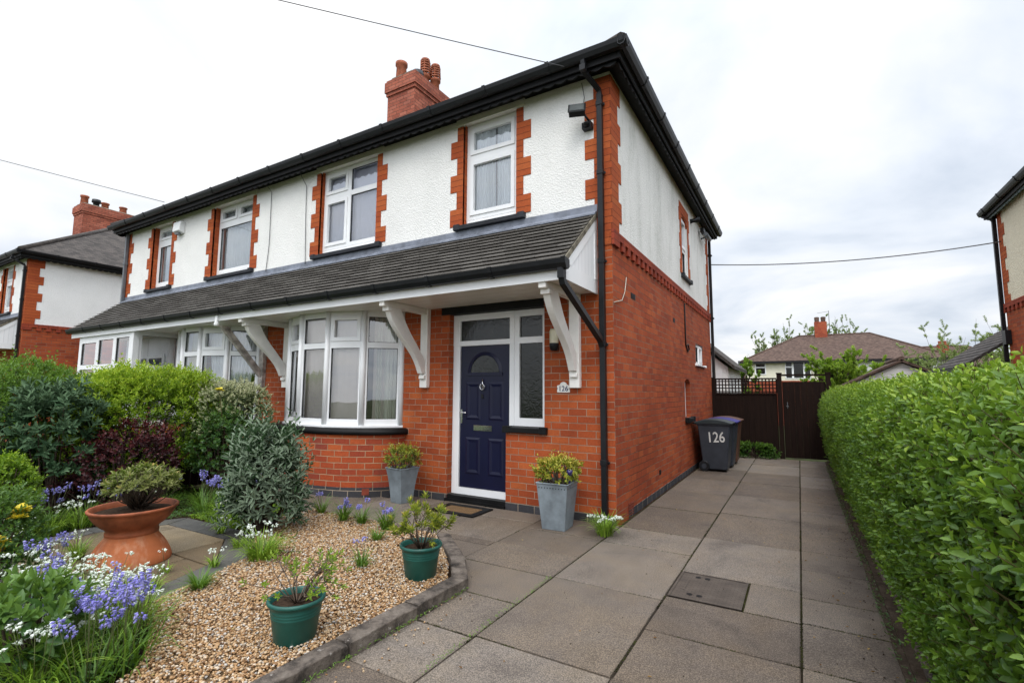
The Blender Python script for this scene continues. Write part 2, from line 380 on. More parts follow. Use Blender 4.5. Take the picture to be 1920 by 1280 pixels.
def leaves_arrays(P, D, U, Ln, Wd, tint, tpl=LEAF_A):
    D = norm(D); S = norm(np.cross(D, U)); U2 = np.cross(S, D)
    t, faces = tpl; k = len(t); n = len(P)
    V = P[:, None, :]+D[:, None, :]*(t[None, :, 0:1]*Ln[:, None, None])+S[:, None, :]*(t[None, :, 1:2]*Wd[:, None, None])+U2[:, None, :]*(t[None, :, 2:3]*Ln[:, None, None])
    return V.reshape(-1, 3), faces, k, np.repeat(tint, k)
def join_leaves(name, sets, mat, parent=None, loc=(0, 0, 0), smooth=False):
    Vs, Fs, Ts, o = [], [], [], 0
    for (V, faces, k, t) in sets:
        n = len(V)//k; b = o+np.arange(n)*k
        for f in faces: Fs.append(b[:, None]+np.array(f)[None, :])
        Vs.append(V); Ts.append(t); o += len(V)
    return rawmesh(name, np.concatenate(Vs), Fs, mat, parent, loc, np.concatenate(Ts), smooth)
def shoots(B, D, slen, pairs, ll, lw, tint0, open_=.9, tpl=LEAF_A, young=.35, whorl=2, jit=.3):
    """leafy shoots: B base points, D directions; returns list of leaf arrays"""
    n = len(B); D = norm(D); ref = norm(rng.normal(size=(n, 3))); A = norm(np.cross(D, ref)); C = np.cross(D, A); out_ = []
    for j in range(pairs):
        f = (j+.6)/pairs
        for w_ in range(whorl):
            ang = j*math.pi/2+w_*2*math.pi/whorl+rng.normal(0, .25, n)
            side = A*np.cos(ang)[:, None]+C*np.sin(ang)[:, None]
            op = open_*(1-.45*f)
            dirv = norm(side*op+D*(1-op*.45)+rng.normal(0, jit*.4, (n, 3)))
            P = B+D*(slen*f)[:, None]
            sz = (1-.45*f**2)*rng.uniform(.75, 1.2, n)
            out_.append(leaves_arrays(P, dirv, D+.3*rng.normal(size=(n, 3)), ll*sz, lw*sz, np.clip(tint0+young*f+rng.normal(0, .10, n), 0, 1), tpl))
    return out_
def twigs_mb(B, D, ln, r=.0018):
    m = MB()
    for b, d, l_ in zip(B, D, ln): m.tube([b-d*.05, b+d*l_*.5, b+d*l_], [r*1.5, r, r*.5], 4, False)
    return m
def fbm(P, s, seed=0):
    """cheap smooth pseudo noise in [-1,1]"""
    g = np.random.default_rng(seed); r_ = np.zeros(len(P))
    for o_ in range(4):
        k = g.normal(size=(3, 3))*s*(1.7**o_); ph = g.uniform(0, 6.28, 3)
        r_ += (np.sin(P@k[0]+ph[0])+np.sin(P@k[1]+ph[1])+np.sin(P@k[2]+ph[2]))/3/(1.5**o_)
    return r_/2
def bush(name, loc, rad, h, label, cat, mat, nsh, slen, pairs, ll, lw, group=None, seed=1, tpl=LEAF_A, up=.35, base=.12, stemmat=None, core=True, young=.35,
         dark=.25, flat=.0, whorl=2, open_=.9, lumps=.22, lump_s=3., part='foliage', root=None, coremat=None, shoots_out=0, layers=(1., .86, .7)):
    """a shrub: uneven crown of leafy shoots over branching stems"""
    global rng
    rng = np.random.default_rng(seed)
    rx, ry = rad if isinstance(rad, tuple) else (rad, rad)
    t = root or thing(name, loc, label, cat, group)
    zc = loc[2]+base+(h-base)/2; hz = (h-base)/2; Bs, Ds, Ns = [], [], []
    for li_, sc_ in enumerate(layers):
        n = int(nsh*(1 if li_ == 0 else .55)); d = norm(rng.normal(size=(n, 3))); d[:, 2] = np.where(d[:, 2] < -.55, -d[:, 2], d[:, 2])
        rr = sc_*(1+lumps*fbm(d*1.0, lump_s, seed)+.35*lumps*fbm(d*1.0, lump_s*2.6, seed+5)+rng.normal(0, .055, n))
        pw = np.sign(d)*np.abs(d)**(1-flat)
        P = np.stack([loc[0]+pw[:, 0]*rx*rr, loc[1]+pw[:, 1]*ry*rr, zc+pw[:, 2]*hz*rr], 1)
        P[:, 2] = np.maximum(P[:, 2], loc[2]+.03)
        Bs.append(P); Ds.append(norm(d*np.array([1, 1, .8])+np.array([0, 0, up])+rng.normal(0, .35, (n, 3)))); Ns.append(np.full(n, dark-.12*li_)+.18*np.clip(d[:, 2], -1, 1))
    B = np.concatenate(Bs); D = np.concatenate(Ds); T0 = np.concatenate(Ns)
    sl_ = rng.uniform(.6, 1.25, len(B))*slen
    if shoots_out:
        k_ = rng.choice(nsh, shoots_out, False); sl_[k_] *= 2.0; D[k_] = norm(D[k_]+np.array([0, 0, 1.2]))
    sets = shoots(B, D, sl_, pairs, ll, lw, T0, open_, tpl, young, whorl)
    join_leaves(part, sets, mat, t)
    sm = stemmat or M['bark']
    mb = MB(); base_n = 5
    for k in range(base_n):
        a = 6.28*k/base_n; bx, by = loc[0]+.12*rx*math.cos(a), loc[1]+.12*ry*math.sin(a)
        tips = B[rng.choice(len(B), 5)]
        for tp in tips:
            c0 = np.array([bx, by, loc[2]-.02]); mid = c0*.45+tp*.55+np.array([0, 0, -.05])
            mb.tube([c0, mid, tp], [.016*min(1, h), .009, .004], 5, False)
    mb.build('stem', sm, t)
    return t

# foliage materials
M['bark'] = plain('twig bark', (.075, .055, .04), .85, .2, .3, 20)
M['privet'] = leafmat('privet leaf', [(.0, (.014, .042, .007)), (.35, (.048, .112, .013)), (.7, (.120, .215, .020)), (1., (.25, .35, .032))], .22, .42, .35)
M['lime'] = leafmat('lime privet leaf', [(.0, (.04, .09, .008)), (.35, (.14, .25, .014)), (.7, (.30, .42, .025)), (1., (.46, .54, .045))], .25, .4)
M['green'] = leafmat('mid green leaf', [(.0, (.012, .035, .008)), (.5, (.04, .10, .016)), (1., (.14, .25, .03))], .22, .42)
M['silver'] = leafmat('silver green leaf', [(.0, (.014, .042, .016)), (.5, (.045, .105, .042)), (1., (.135, .22, .105))], .12, .65, .15, under=(.16, .21, .14))
M['greyleaf'] = leafmat('grey green leaf', [(.0, (.02, .05, .022)), (.5, (.05, .105, .048)), (1., (.12, .19, .10))], .12, .65, .15)
M['purple'] = leafmat('dark red leaf', [(.0, (.018, .006, .008)), (.5, (.055, .012, .014)), (1., (.16, .028, .024))], .12, .45)
M['varieg'] = leafmat('variegated leaf', [(.0, (.03, .06, .015)), (.35, (.07, .12, .03)), (.5, (.16, .21, .08)), (.65, (.42, .44, .24)), (1., (.62, .61, .40))], .15, .4)
M['rosegreen'] = leafmat('rose leaf', [(.0, (.012, .035, .012)), (.5, (.04, .10, .025)), (1., (.11, .20, .04))], .2, .4)
M['azalea'] = leafmat('sparse olive leaf', [(.0, (.06, .065, .02)), (.4, (.14, .15, .045)), (.7, (.24, .25, .08)), (.9, (.38, .26, .07)), (1., (.48, .24, .05))], .2, .5)
M['golden'] = leafmat('golden leaf', [(.0, (.10, .13, .02)), (.3, (.24, .27, .03)), (.65, (.44, .40, .05)), (.85, (.50, .30, .07)), (1., (.42, .16, .05))], .2, .42)
M['strap'] = leafmat('strap leaf', [(.0, (.035, .09, .012)), (.5, (.11, .21, .025)), (1., (.26, .38, .05))], .25, .4)
M['straplime'] = leafmat('pale strap leaf', [(.0, (.10, .19, .02)), (.5, (.22, .34, .035)), (1., (.40, .50, .08))], .28, .4)
M['pearleaf'] = leafmat('spring tree leaf', [(.0, (.06, .12, .015)), (.5, (.20, .31, .03)), (1., (.40, .48, .06))], .3, .5)
M['treeleaf'] = leafmat('pale tree leaf', [(.0, (.09, .13, .05)), (.5, (.20, .26, .10)), (1., (.36, .40, .18))], .25, .5)
M['bluebell'] = leafmat('bluebell flower', [(.0, (.12, .10, .42)), (.5, (.28, .25, .72)), (1., (.50, .46, .86))], .25, .6)
M['whitefl'] = leafmat('white flower', [(.0, (.60, .68, .55)), (.5, (.80, .84, .78)), (1., (.90, .92, .90))], .2, .6)
M['yellowfl'] = leafmat('yellow flower', [(.0, (.60, .42, .03)), (.5, (.80, .62, .05)), (1., (.88, .74, .12))], .2, .6)
M['redfl'] = leafmat('red flower', [(.0, (.3, .0, .01)), (1., (.6, .02, .02))], .2, .6)

# ------------------------------------------------------------------ building pieces
def winframe(root, T, u0, u1, z0, z1, panes, d=.0, th=.065, mat=None, name='window', glassmat=None, bev=.004):
    """white frame with panes (ua,ub,za,zb,sash)"""
    mb = MB(); mb.grid(u0, u1, z0, z1, [p[:4] for p in panes], T, d, d+th)
    fr = None
    for p in panes:
        if len(p) > 4 and p[4]:
            g = .022; a, b, c, e_ = p[:4]
            mb.grid(a-.035, b+.035, c-.035, e_+.035, [(a+g, b-g, c+g, e_-g)], T, d-.016, d+.03)
    fr = mb.build(name, mat or M['upvc'], root, bevel=bev)
    pm = MB()
    for p in panes:
        a, b, c, e_ = p[:4]
        q = MB(); dd = d+.028
        q.add([T(a-.004, dd, c-.004), T(b+.004, dd, c-.004), T(b+.004, dd, e_+.004), T(a-.004, dd, e_+.004)], [(0, 1, 2, 3)])
        q.build('pane', glassmat or M['glass'], fr)
        for (x0, x1, y0, y1) in ((a, b, c, c+.007), (a, b, e_-.007, e_), (a, a+.007, c, e_), (b-.007, b, c, e_)): pm.box(x0, x1, d+.012, d+.026, y0, y1, T)
    pm.build('seal', M['black_mat'], fr)
    return fr
def curtain(root, T, u0, u1, z0, z1, d, mat, folds=14, amp=.018, gather=0., name='curtain', seed=0):
    g = random.Random(seed); mb = MB(); n = folds*8; ph = [g.uniform(0, 6) for _ in range(4)]; vv = []; rows = 7
    for j in range(rows):
        t = j/(rows-1); z = z0+(z1-z0)*t
        for i in range(n+1):
            s_ = i/n; a = amp*(1-.3*t)*(math.sin(s_*folds*6.28+ph[0]+.6*math.sin(s_*9+ph[1]))+.5*math.sin(s_*folds*2.3*6.28/3+ph[2]))
            uu = u0+(u1-u0)*s_+.010*math.sin(t*3+ph[3]+s_*7)*(1-t)
            if gather: uu = u1-(u1-uu)*(1-gather*(1-t)**.8) if gather > 0 else u0+(uu-u0)*(1+gather*(1-t)**.8)
            vv.append(T(uu, d+a, z))
    f = [(j*(n+1)+i, j*(n+1)+i+1, (j+1)*(n+1)+i+1, (j+1)*(n+1)+i) for j in range(rows-1) for i in range(n)]
    mb.add(vv, f, True); return mb.build(name, mat, root)
def slats(root, T, u0, u1, z0, z1, d, mat, w=.085, ang=.25, skip=(), name='blind', gap=1.0):
    mb = MB(); n = int((u1-u0)/(w*gap)); g = random.Random(int(u0*100)+5)
    for i in range(n):
        if i in skip: continue
        c = u0+(i+.5)*(u1-u0)/n; a = ang+g.uniform(-.07, .07); h = w*.52
        p = [(c-h*math.cos(a), d-h*math.sin(a)), (c, d+.004), (c+h*math.cos(a), d+h*math.sin(a))]
        v = [T(x, y, z0) for x, y in p]+[T(x, y, z1) for x, y in p]
        mb.add(v, [(0, 1, 4, 3), (1, 2, 5, 4)])
    return mb.build(name, mat, root)
def quoins_front(mb, x, side, z0=3.86, z1=5.36, ln=.225, sh=.11, T=None, p=.008, alt=0):
    z = z0; k = alt
    while z < z1-.02:
        zt = min(z+.2583, z1); w_ = ln if k % 2 == 0 else sh
        a, b = (x, x+w_) if side > 0 else (x-w_, x)
        mb.box(a, b, -p, .03, z+.0005, zt-.0005, T); z += .2583; k += 1
def reveal_bricks(mb, x0, x1, z0, z1, T, dep=.10):
    mb.box(x0-.0, x0+.006, .0301, dep, z0, z1, T); mb.box(x1-.006, x1, .0301, dep, z0, z1, T)
def sill(root, T, u0, u1, z, mat, pr=.07, h=.075, name='sill'):
    mb = MB(); mb.prism([(-pr, z-h), (.10, z-h), (.10, z+.004), (-pr, z-.012)], u0+.05, u1-.05, lambda a, b, c: T(c, a, b))
    mb.box(u0, u0+.10, -pr-.006, .05, z-h-.004, z+.006, T); mb.box(u1-.10, u1, -pr-.006, .05, z-h-.004, z+.006, T)
    return mb.build(name, mat, root, bevel=.006)
def gutter_run(mb, p0, p1, outw, z, r=.055, joints=1.9):
    """square-ogee gutter; p0,p1 (x,y) of the back edge; outw outward unit vector"""
    p0, p1, o_ = Vector((*p0, 0)), Vector((*p1, 0)), Vector((*outw, 0)); d = (p1-p0).normalized(); Ln = (p1-p0).length
    prof = [(0, z), (0, z-.075), (.03, z-.098), (.075, z-.092), (.10, z-.045), (.112, z+.004), (.104, z+.004), (.09, z-.04), (.07, z-.08), (.03, z-.088), (.008, z-.07), (.008, z)]
    T = lambda a, b, c: tuple(p0+d*c+o_*a+Vector((0, 0, b)))
    mb.prism(prof, 0, Ln, T)
    k = .9
    while k < Ln:
        mb.prism([(-.004, z-.08), (.03, z-.106), (.08, z-.10), (.108, z-.05), (.121, z+.012), (.085, z+.012), (.0, z+.0)], k, k+.05, T); k += joints/2
def downpipe(root, x, y, z0, z1, outw, clips=(), w=.065, name='downpipe', mat=None):
    mb = MB(); mb.box(x-w/2, x+w/2, y-w/2, y+w/2, z0, z1)
    for c in clips:
        mb.box(x-w/2-.007, x+w/2+.007, y-w/2-.007, y+w/2+.007, c, c+.06)
        mb.box(x-w/2-.025, x+w/2+.025, y+.012 if abs(outw[1]) else y-w/2, y+w/2, c+.01, c+.04)
    return mb.build(name, mat or M['black'], root, bevel=.004)
def scallop(mb, p0, p1, z0, z1, pitch=.16, th=.02, outw=(0, -1)):
    p0, p1, o_ = Vector((*p0, 0)), Vector((*p1, 0)), Vector((*outw, 0)); d = (p1-p0).normalized(); Ln = (p1-p0).length; n = int(Ln/pitch)
    pts = [(0, z1)]
    for i in range(n):
        for k in range(6):
            t = k/6; pts.append(((i+t)*Ln/n, z0+.028*(1-math.sin(math.pi*t))))
    pts += [(Ln, z0+.028), (Ln, z1)]
    top = []
    for a, b in pts[1:-1]: top.append((a, z1))
    va = [tuple(p0+d*a+Vector((0, 0, b))) for a, b in pts[1:-1]]; vb = [tuple(p0+d*a+Vector((0, 0, z1))) for a, b in pts[1:-1]]
    vc = [tuple(Vector(q)+o_*th) for q in va]; vd = [tuple(Vector(q)+o_*th) for q in vb]; m_ = len(va)
    mb.add(va+vb+vc+vd, [f for i in range(m_-1) for f in ((i, i+1, m_+i+1, m_+i), (2*m_+i, 2*m_+i+1, 3*m_+i+1, 3*m_+i)[::-1], (i, i+1, 2*m_+i+1, 2*m_+i))])
def chimney(root, x0, x1, y0, y1, z0, z1, pots, mat=None):
    mb = MB(); mb.box(x0, x1, y0, y1, z0, z1-.42)
    mb.box(x0-.03, x1+.03, y0-.03, y1+.03, z1-.42, z1-.33); mb.box(x0-.06, x1+.06, y0-.06, y1+.06, z1-.33, z1-.06); mb.box(x0-.03, x1+.03, y0-.03, y1+.03, z1-.06, z1)
    c = mb.build('chimney', mat or M['brick_chim'], root)
    f = MB(); f.prism([(x0, z1), (x1, z1), (x1-.12, z1+.07), (x0+.12, z1+.07)], y0+.02, y1-.02, lambda a, b, c_: (a, c_, b)); f.build('flaunching', M['flaunch'], c)
    for (px, py, kind, h) in pots:
        q = MB(); z = z1+.02
        if kind == 'short': q.lathe([(.10, z), (.13, z), (.14, z+h*.25), (.125, z+h*.8), (.155, z+h*.86), (.155, z+h), (.11, z+h), (.10, z+h-.1)], 20, (px, py))
        elif kind == 'cowl':
            q.lathe([(.11, z), (.11, z+h*.6), (.16, z+h*.62), (.165, z+h*.7), (.15, z+h), (.02, z+h+.03), (0.001, z+h+.03)], 20, (px, py))
        else:
            pr = [(.115, z), (.105, z+h*.45), (.14, z+h*.47), (.14, z+h*.53), (.125, z+h*.55)]
            q.lathe(pr, 20, (px, py))
            for k in range(5):
                zz_ = z+h*(.58+.07*k); r_ = .14-.004*k; q.lathe([(r_-.02, zz_), (r_+.006, zz_), (r_+.006, zz_+h*.035), (r_-.02, zz_+h*.035)], 20, (px, py))
            q.lathe([(.125, z+h*.92), (.115, z+h*.97), (.07, z+h), (.001, z+h+.01)], 20, (px, py))
            q.lathe([(.07, z+h*.5), (.07, z+h*.93)], 12, (px, py))
            for k in range(6):
                a = k*1.047; q.box(px+.125*math.cos(a)-.012, px+.125*math.cos(a)+.012, py+.125*math.sin(a)-.012, py+.125*math.sin(a)+.012, z+h*.5, z+h*.93)
        q.build('chimney_pot', M['black'] if kind == 'cowl' else M['pot_clay'], c)
    return c
def hip_roof(root, xl, xr, yf, yb, ze, zr, mat, inset=None, th=.10, caps=True):
    ym = (yf+yb)/2; ins = inset or (yb-yf)/2*.98; r0, r1 = xl+ins, xr-ins
    A, B, C_, D = (xl, yf, ze), (xr, yf, ze), (xr, yb, ze), (xl, yb, ze); E_, F_ = (r0, ym, zr), (r1, ym, zr)
    lo = [(x, y, z-th) for x, y, z in (A, B, C_, D)]
    mb = MB(); mb.add([A, B, C_, D, E_, F_]+lo, [(0, 1, 5, 4), (1, 2, 5), (2, 3, 4, 5), (3, 0, 4), (0, 6, 7, 1), (1, 7, 8, 2), (2, 8, 9, 3), (3, 9, 6, 0), (9, 8, 7, 6)])
    r = mb.build('roof', mat, root)
    if caps:
        c = MB()
        for p, q in ((A, E_), (B, F_), (C_, F_), (D, E_), (E_, F_)): c.tube([p, q], .075, 8)
        c.build('ridge_tiles', mat, r)
    return r
M['flaunch'] = plain('mortar flaunching', (.20, .18, .14), .9, .1, .35, 10, bump=.4)
M['pot_clay'] = plain('clay pot', (.33, .10, .05), .75, .25, .25, 12)
M['door_blue'] = plain('navy door', (.0045, .006, .030), .38, .35, .1, 3)
M['soffit'] = None
_m = Mat('boarded soffit', .35, .4)
_w = _m.n('ShaderNodeTexWave', Scale=1.6, Distortion=0.); _w.bands_direction = 'Y'; _w.wave_profile = 'SAW'; _m.l(_m.pos(), _w.inputs['Vector'])
_m.color(_m.ramp(_w.outputs['Fac'], [(.0, (.35, .33, .30)), (.05, (.80, .78, .73)), (1., (.83, .81, .76))])); M['soffit'] = _m.m
_m = Mat('vertical cladding', .3, .45)
_w = _m.n('ShaderNodeTexWave', Scale=3.2, Distortion=0.); _w.bands_direction = 'Y'; _w.wave_profile = 'SAW'; _m.l(_m.pos(), _w.inputs['Vector'])
_m.color(_m.ramp(_w.outputs['Fac'], [(.0, (.45, .46, .48)), (.08, (.80, .81, .83)), (1., (.84, .85, .86))])); M['clad'] = _m.m

W_ = 12.76                                             # width of a semi-detached pair
def mirror(x): return -W_-x
def pair_house(dx, dy, label, rend, rend_side, main=False, right=True):
    root = thing('semi_detached_houses', (dx-W_/2, dy, 0), label, 'house')
    T = lambda u, d, z: (u+dx, dy+d, z); TSd = lambda u, d, z: (dx-d, dy+u, z); TL = lambda u, d, z: (dx-W_+d, dy+u, z)
    DP = 7.4
    ups = [(-2.22, -1.33), (-5.36, -3.96)]; ups += [(mirror(b), mirror(a)) for a, b in ups]
    low = [(-5.865, -3.315, .0, 2.70), (-2.42, -1.47, -.2, 2.58), (-1.47, -.91, 1.02, 2.58)] if main else []
    if main: low += [(mirror(-3.315), mirror(-5.865), .0, 2.70)]
    sh = [(4.15, 4.75, 3.77, 5.0)] if main else []
    sl = [(4.05, 4.6, 1.02, 1.76), (5.3, 6.2, 2.06, 2.52)] if main else []
    lw = MB(); lw.grid(-W_+.002, -.002, -.3, 3.25, low, T, 0, .28); lw.build('lower_front_wall', M['brick'], root)
    s = MB(); s.grid(.0025, DP, -.3, 3.43, sl, TSd, 0, .2795); s.build('lower_side_wall', M['brick_side'], root)
    s = MB(); s.grid(.0025, DP, -.3, 3.43, [], TL, 0, .2795); s.build('lower_side_wall', M['brick_side'], root)
    s = MB(); s.box(dx-W_+.28, dx-.28, dy+DP-.28, dy+DP, -.3, 5.45); s.build('rear_wall', M['brick_side'], root)
    u = MB(); u.grid(-W_+.002, -.002, 3.25, 5.46, [(a, b, 3.86, 5.39) for a, b in ups], T, 0, .28); u.build('upper_front_wall', rend, root)
    u = MB(); u.grid(.28, DP, 3.43, 5.46, sh, TSd, 0, .28); u.build('upper_side_wall', rend_side, root)
    u = MB(); u.grid(.28, DP, 3.43, 5.46, [], TL, 0, .28); u.build('upper_side_wall', rend_side, root)
    f = MB(); f.box(dx-W_+.28, dx-.28, dy+.28, dy+DP-.28, 2.72, 2.9); f.box(dx-W_+.28, dx-.28, dy+.28, dy+DP-.28, 5.36, 5.46)
    f.box(dx-W_+.28, dx-.28, dy+2.6, dy+2.7, 0, 5.4); f.box(dx-6.44, dx-6.32, dy+.28, dy+2.6, 0, 5.36); f.box(dx-3.0, dx-2.9, dy+.28, dy+2.6, 0, 5.36)
    f.box(dx-W_+.28, dx-.28, dy+.28, dy+DP-.28, -.1, .1); f.build('floors', M['dark_room'], root)
    # string course with dentils on the sides
    for (TT, sg) in ((TSd, 1), (TL, -1)):
        b = MB(); b.box(-.035, DP+.02, -.035, -.0005, 3.335, 3.43, TT)
        y = .0; b.box(-.035, .19, -.035, -.0005, 3.245, 3.3348, TT)
        y = .30
        while y < DP-.05: b.box(y, y+.11, -.033, -.0005, 3.235, 3.3346, TT); y += .227
        b.build('string_course', M['brick_band'], root)
    # corner quoins (front right, front left, back)
    def corner(TT, alt0, ln, shl, e0=-.009, extra=False):
        q = MB()
        if extra: q.box(-.34, .0085, -.0085, .0, 3.25, 3.4299, T)
        z = 3.60; k = alt0
        zz_ = [3.43, 3.60]+[3.86+.2583*i for i in range(7)]
        for i in range(len(zz_)-1):
            if zz_[i] >= 5.40: break
            w2 = ln if (i+alt0) % 2 == 0 else shl
            q.box(e0, w2, -.009, .02, zz_[i]+.0006, min(zz_[i+1], 5.45)-.0006, TT)
        q.build('quoin', M['brick_neat'], root)
    corner(lambda u, d, z: T(-u, d, z), 0, .335, .215, extra=True); corner(lambda u, d, z: TSd(u, d, z), 1, .36, .25, .0205)
    corner(lambda u, d, z: T(-W_+u, d, z), 0, .335, .215); corner(lambda u, d, z: TL(u, d, z), 1, .36, .25, .0205)
    corner(lambda u, d, z: TSd(DP-u, d, z), 0, .34, .22); corner(lambda u, d, z: TL(DP-u, d, z), 0, .34, .22)
    for a, b in ups:
        q = MB(); quoins_front(q, b, 1, T=T); q.box(b-.006, b, .0301, .14, 3.86, 5.384, T); q.build('quoin', M['brick_neat'], root)
        q = MB(); quoins_front(q, a, -1, T=T); q.box(a, a+.006, .0301, .14, 3.86, 5.384, T); q.build('quoin', M['brick_neat'], root)
    # upper windows
    for a, b in ups: lin = MB(); lin.box(a-.13, b+.13, -.012, .05, 5.385, 5.474, T); lin.build('lintel', M['lintel'], root)
    for i, (a, b) in enumerate(ups):
        dd = .085 if i < 2 else .12
        sill(root, T, a-.12, b+.15, 3.86, M['slate_sill'])
        bb = MB(); bb.box(a+.008, b-.008, dd, dd+.05, 3.862, 3.95, T); bb.build('window_base', M['upvc'], root, bevel=.004)
        A, B = a+.008, b-.008; z0, z1 = 3.952, 5.384
        if i == 0: pn = [(A+.10, B-.10, 4.05, 4.79, 1), (A+.10, B-.10, 4.96, 5.28, 1)]; cm = M['net']
        elif i == 1:
            m1 = A+(B-A)*.46
            pn = [(A+.09, m1-.065, 4.05, 4.80, 1), (A+.09, m1-.065, 4.99, 5.28, 1), (m1+.045, B-.06, 4.02, 4.85, 0), (m1+.045, B-.06, 4.94, 5.32, 0)]; cm = M['net_lilac']
        elif i == 2: pn = [(A+.10, B-.10, 4.03, 4.90, 0), (A+.10, B-.10, 5.10, 5.28, 1)]; cm = M['net']
        else:
            m1 = (A+B)/2; pn = [(A+.07, B-.07, 4.02, 4.93, 0), (A+.10, m1-.07, 5.10, 5.30, 1), (m1+.07, B-.10, 5.10, 5.30, 1)]; cm = M['net']
        winframe(root, T, A, B, z0, z1, pn, d=dd)
        if i == 0:
            curtain(root, T, A+.03, (A+B)/2+.02, z0, z1, dd+.06, cm, 9, seed=1); curtain(root, T, (A+B)/2+.05, B-.03, z0, z1, dd+.06, cm, 7, seed=2)
        elif i == 1:
            slats(root, T, A+.03, B-.03, z0, z1, dd+.10, M['net_lilac'], w=.10, ang=.12)
        elif i == 2: curtain(root, T, A+.15, B-.02, z0, z1, dd+.07, cm, 9, seed=3)
        else:
            curtain(root, T, A+.03, B-.25, z0, z1, dd+.13, cm, 12, seed=4); curtain(root, T, B-.42, B-.03, z0, z1, dd+.12, cm, 7, gather=.3, seed=5)
    # main roof, eaves, gutters
    ze = 5.55; xl, xr, yf, yb = dx-W_-.16, dx+.22, dy-.27, dy+DP+.24
    hip_roof(root, xl-.02, xr+.03, yf-.03, yb+.03, ze+.04, 8.15, M['tile_main'])
    s = MB(); s.grid(xl+.02, xr-.02, yf+.02, yb-.02, [(dx-W_, dx, dy, dy+DP)], lambda a, d, b: (a, b, 5.475+d), 0, .03)
    s.box(xl, xr, yf-.0, yf+.022, 5.40, ze+.02); s.box(xl, xr, yb-.022, yb, 5.40, ze+.02); s.box(xr-.022, xr, yf+.022, yb-.022, 5.40, ze+.02); s.box(xl, xl+.022, yf+.022, yb-.022, 5.40, ze+.02)
    s.build('eaves', M['black_mat'], root)
    s = MB(); scallop(s, (xl+.05, yf+.06), (xr-.06, yf+.06), 5.35, 5.475); scallop(s, (xr-.06, yf+.06), (xr-.06, yb-.06), 5.35, 5.475, outw=(1, 0)); scallop(s, (xl+.06, yb-.06), (xl+.06, yf+.06), 5.35, 5.475, outw=(-1, 0))
    s.build('scalloped_trim', M['black_mat'] if main or right else M['trim_teal'], root)
    g = MB(); gutter_run(g, (xl-.09, yf-.003), (xr+.11, yf-.003), (0, -1), ze+.02); gutter_run(g, (xr+.003, yf-.11), (xr+.003, yb+.11), (1, 0), ze+.02)
    gutter_run(g, (xl-.003, yf), (xl-.003, yb), (-1, 0), ze+.02); gutter_run(g, (xr, yb+.003), (xl, yb+.003), (0, 1), ze+.02); g.build('gutter', M['black'], root)
    if main or right:
        dp = downpipe(root, dx-.115, dy-.06, .02, 5.16, (0, -1), (5.0, 4.12, 3.02, 2.02, .66), name='downpipe')
        n_ = MB(); n_.tube([(dx-.115, dy-.06, 5.15), (dx-.115, dy-.075, 5.2), (dx-.21, dy-.27, 5.33), (dx-.215, dy-.32, 5.36), (dx-.215, dy-.335, 5.47)], .036, 4, smooth=False)
        n_.box(dx-.25, dx-.18, dy-.375, dy-.305, 5.33, 5.40); n_.build('swan_neck', M['black'], dp)
        downpipe(root, dx+.05, dy+DP+.02, .0, 5.45, (1, 0), (4.9, 3.3, 1.5), name='downpipe')
    downpipe(root, dx-W_+.10, dy-.06, 3.3, 5.40, (0, -1), (4.6,), mat=M['grey_metal'])
    # chimney
    cx = dx-W_/2
    if main: pots = [(cx-.24, dy+3.22, 'short', .55), (cx+.02, dy+3.55, 'cowl', .42), (cx-.05, dy+3.92, 'tall', 1.05), (cx+.12, dy+4.14, 'tall', .95)]
    else: pots = [(cx-.2, dy+3.2, 'short', .5), (cx+.15, dy+3.5, 'cowl', .35), (cx-.1, dy+3.9, 'short', .38), (cx+.1, dy+4.5, 'short', .34)]
    chimney(root, cx-.45, cx+.45, dy+2.98, dy+4.42 if main else dy+5.0, 7.2, 9.32, pots)
    # porch roof along the front
    z_hi, z_lo, y_lo = 3.665, 2.842, -1.0; nC = 12; x0, x1 = (dx-W_+.02, dx-.19) if main else (dx-W_+.02, dx-.19)
    pr = MB()
    for i in range(nC):
        a, b = i/nC, (i+1)/nC; ya, yb_ = y_lo+(-.005-y_lo)*a, y_lo+(-.005-y_lo)*b; za_, zb_ = z_lo+(z_hi-z_lo)*a, z_lo+(z_hi-z_lo)*b
        off = i*3.37; ye_, ze_ = (yb_+.03, zb_+.036) if i < nC-1 else (yb_, zb_+.02)
        vs_ = [(x0, dy+ya-.012, za_+.046), (x1, dy+ya-.012, za_+.046), (x1, dy+ye_, ze_), (x0, dy+ye_, ze_), (x0, dy+ya-.012, za_+.034), (x1, dy+ya-.012, za_+.034), (x1, dy+ya+.03, za_+.066), (x0, dy+ya+.03, za_+.066), (x1, dy+ya+.03, za_+.025), (x0, dy+ya+.03, za_+.025)]
        us = [(x0+off, 1.), (x1+off, 1.), (x1+off, 1.1), (x0+off, 1.1), (x0+off, .98), (x1+off, .98), (x1+off, .95), (x0+off, .95), (x1+off, .93), (x0+off, .93)]
        pr.add(vs_, [(0, 1, 2, 3), (4, 5, 1, 0), (7, 6, 5, 4), (0, 3, 7, 4), (1, 5, 6, 2), (9, 8, 6, 7)], uvs=us)
    prf = pr.build('porch_roof', M['tile'], root)
    vg = MB(); vg.prism([(-.0, z_hi+.03), (-.0, z_hi-.035), (y_lo, z_lo-.045), (y_lo, z_lo+.025)], x1-.06, x1+.012, lambda a, b, c: (c, dy+a, b)); vg.build('verge', M['flaunch'], prf)
    fl = MB(); fl.prism([(-.002, 3.78), (-.014, 3.78), (-.018, 3.70), (-.10, 3.645), (-.10, 3.625), (-.002, 3.66)], x0, x1+.01, lambda a, b, c: (c, dy+a, b)); fl.build('flashing', M['lead'], root)
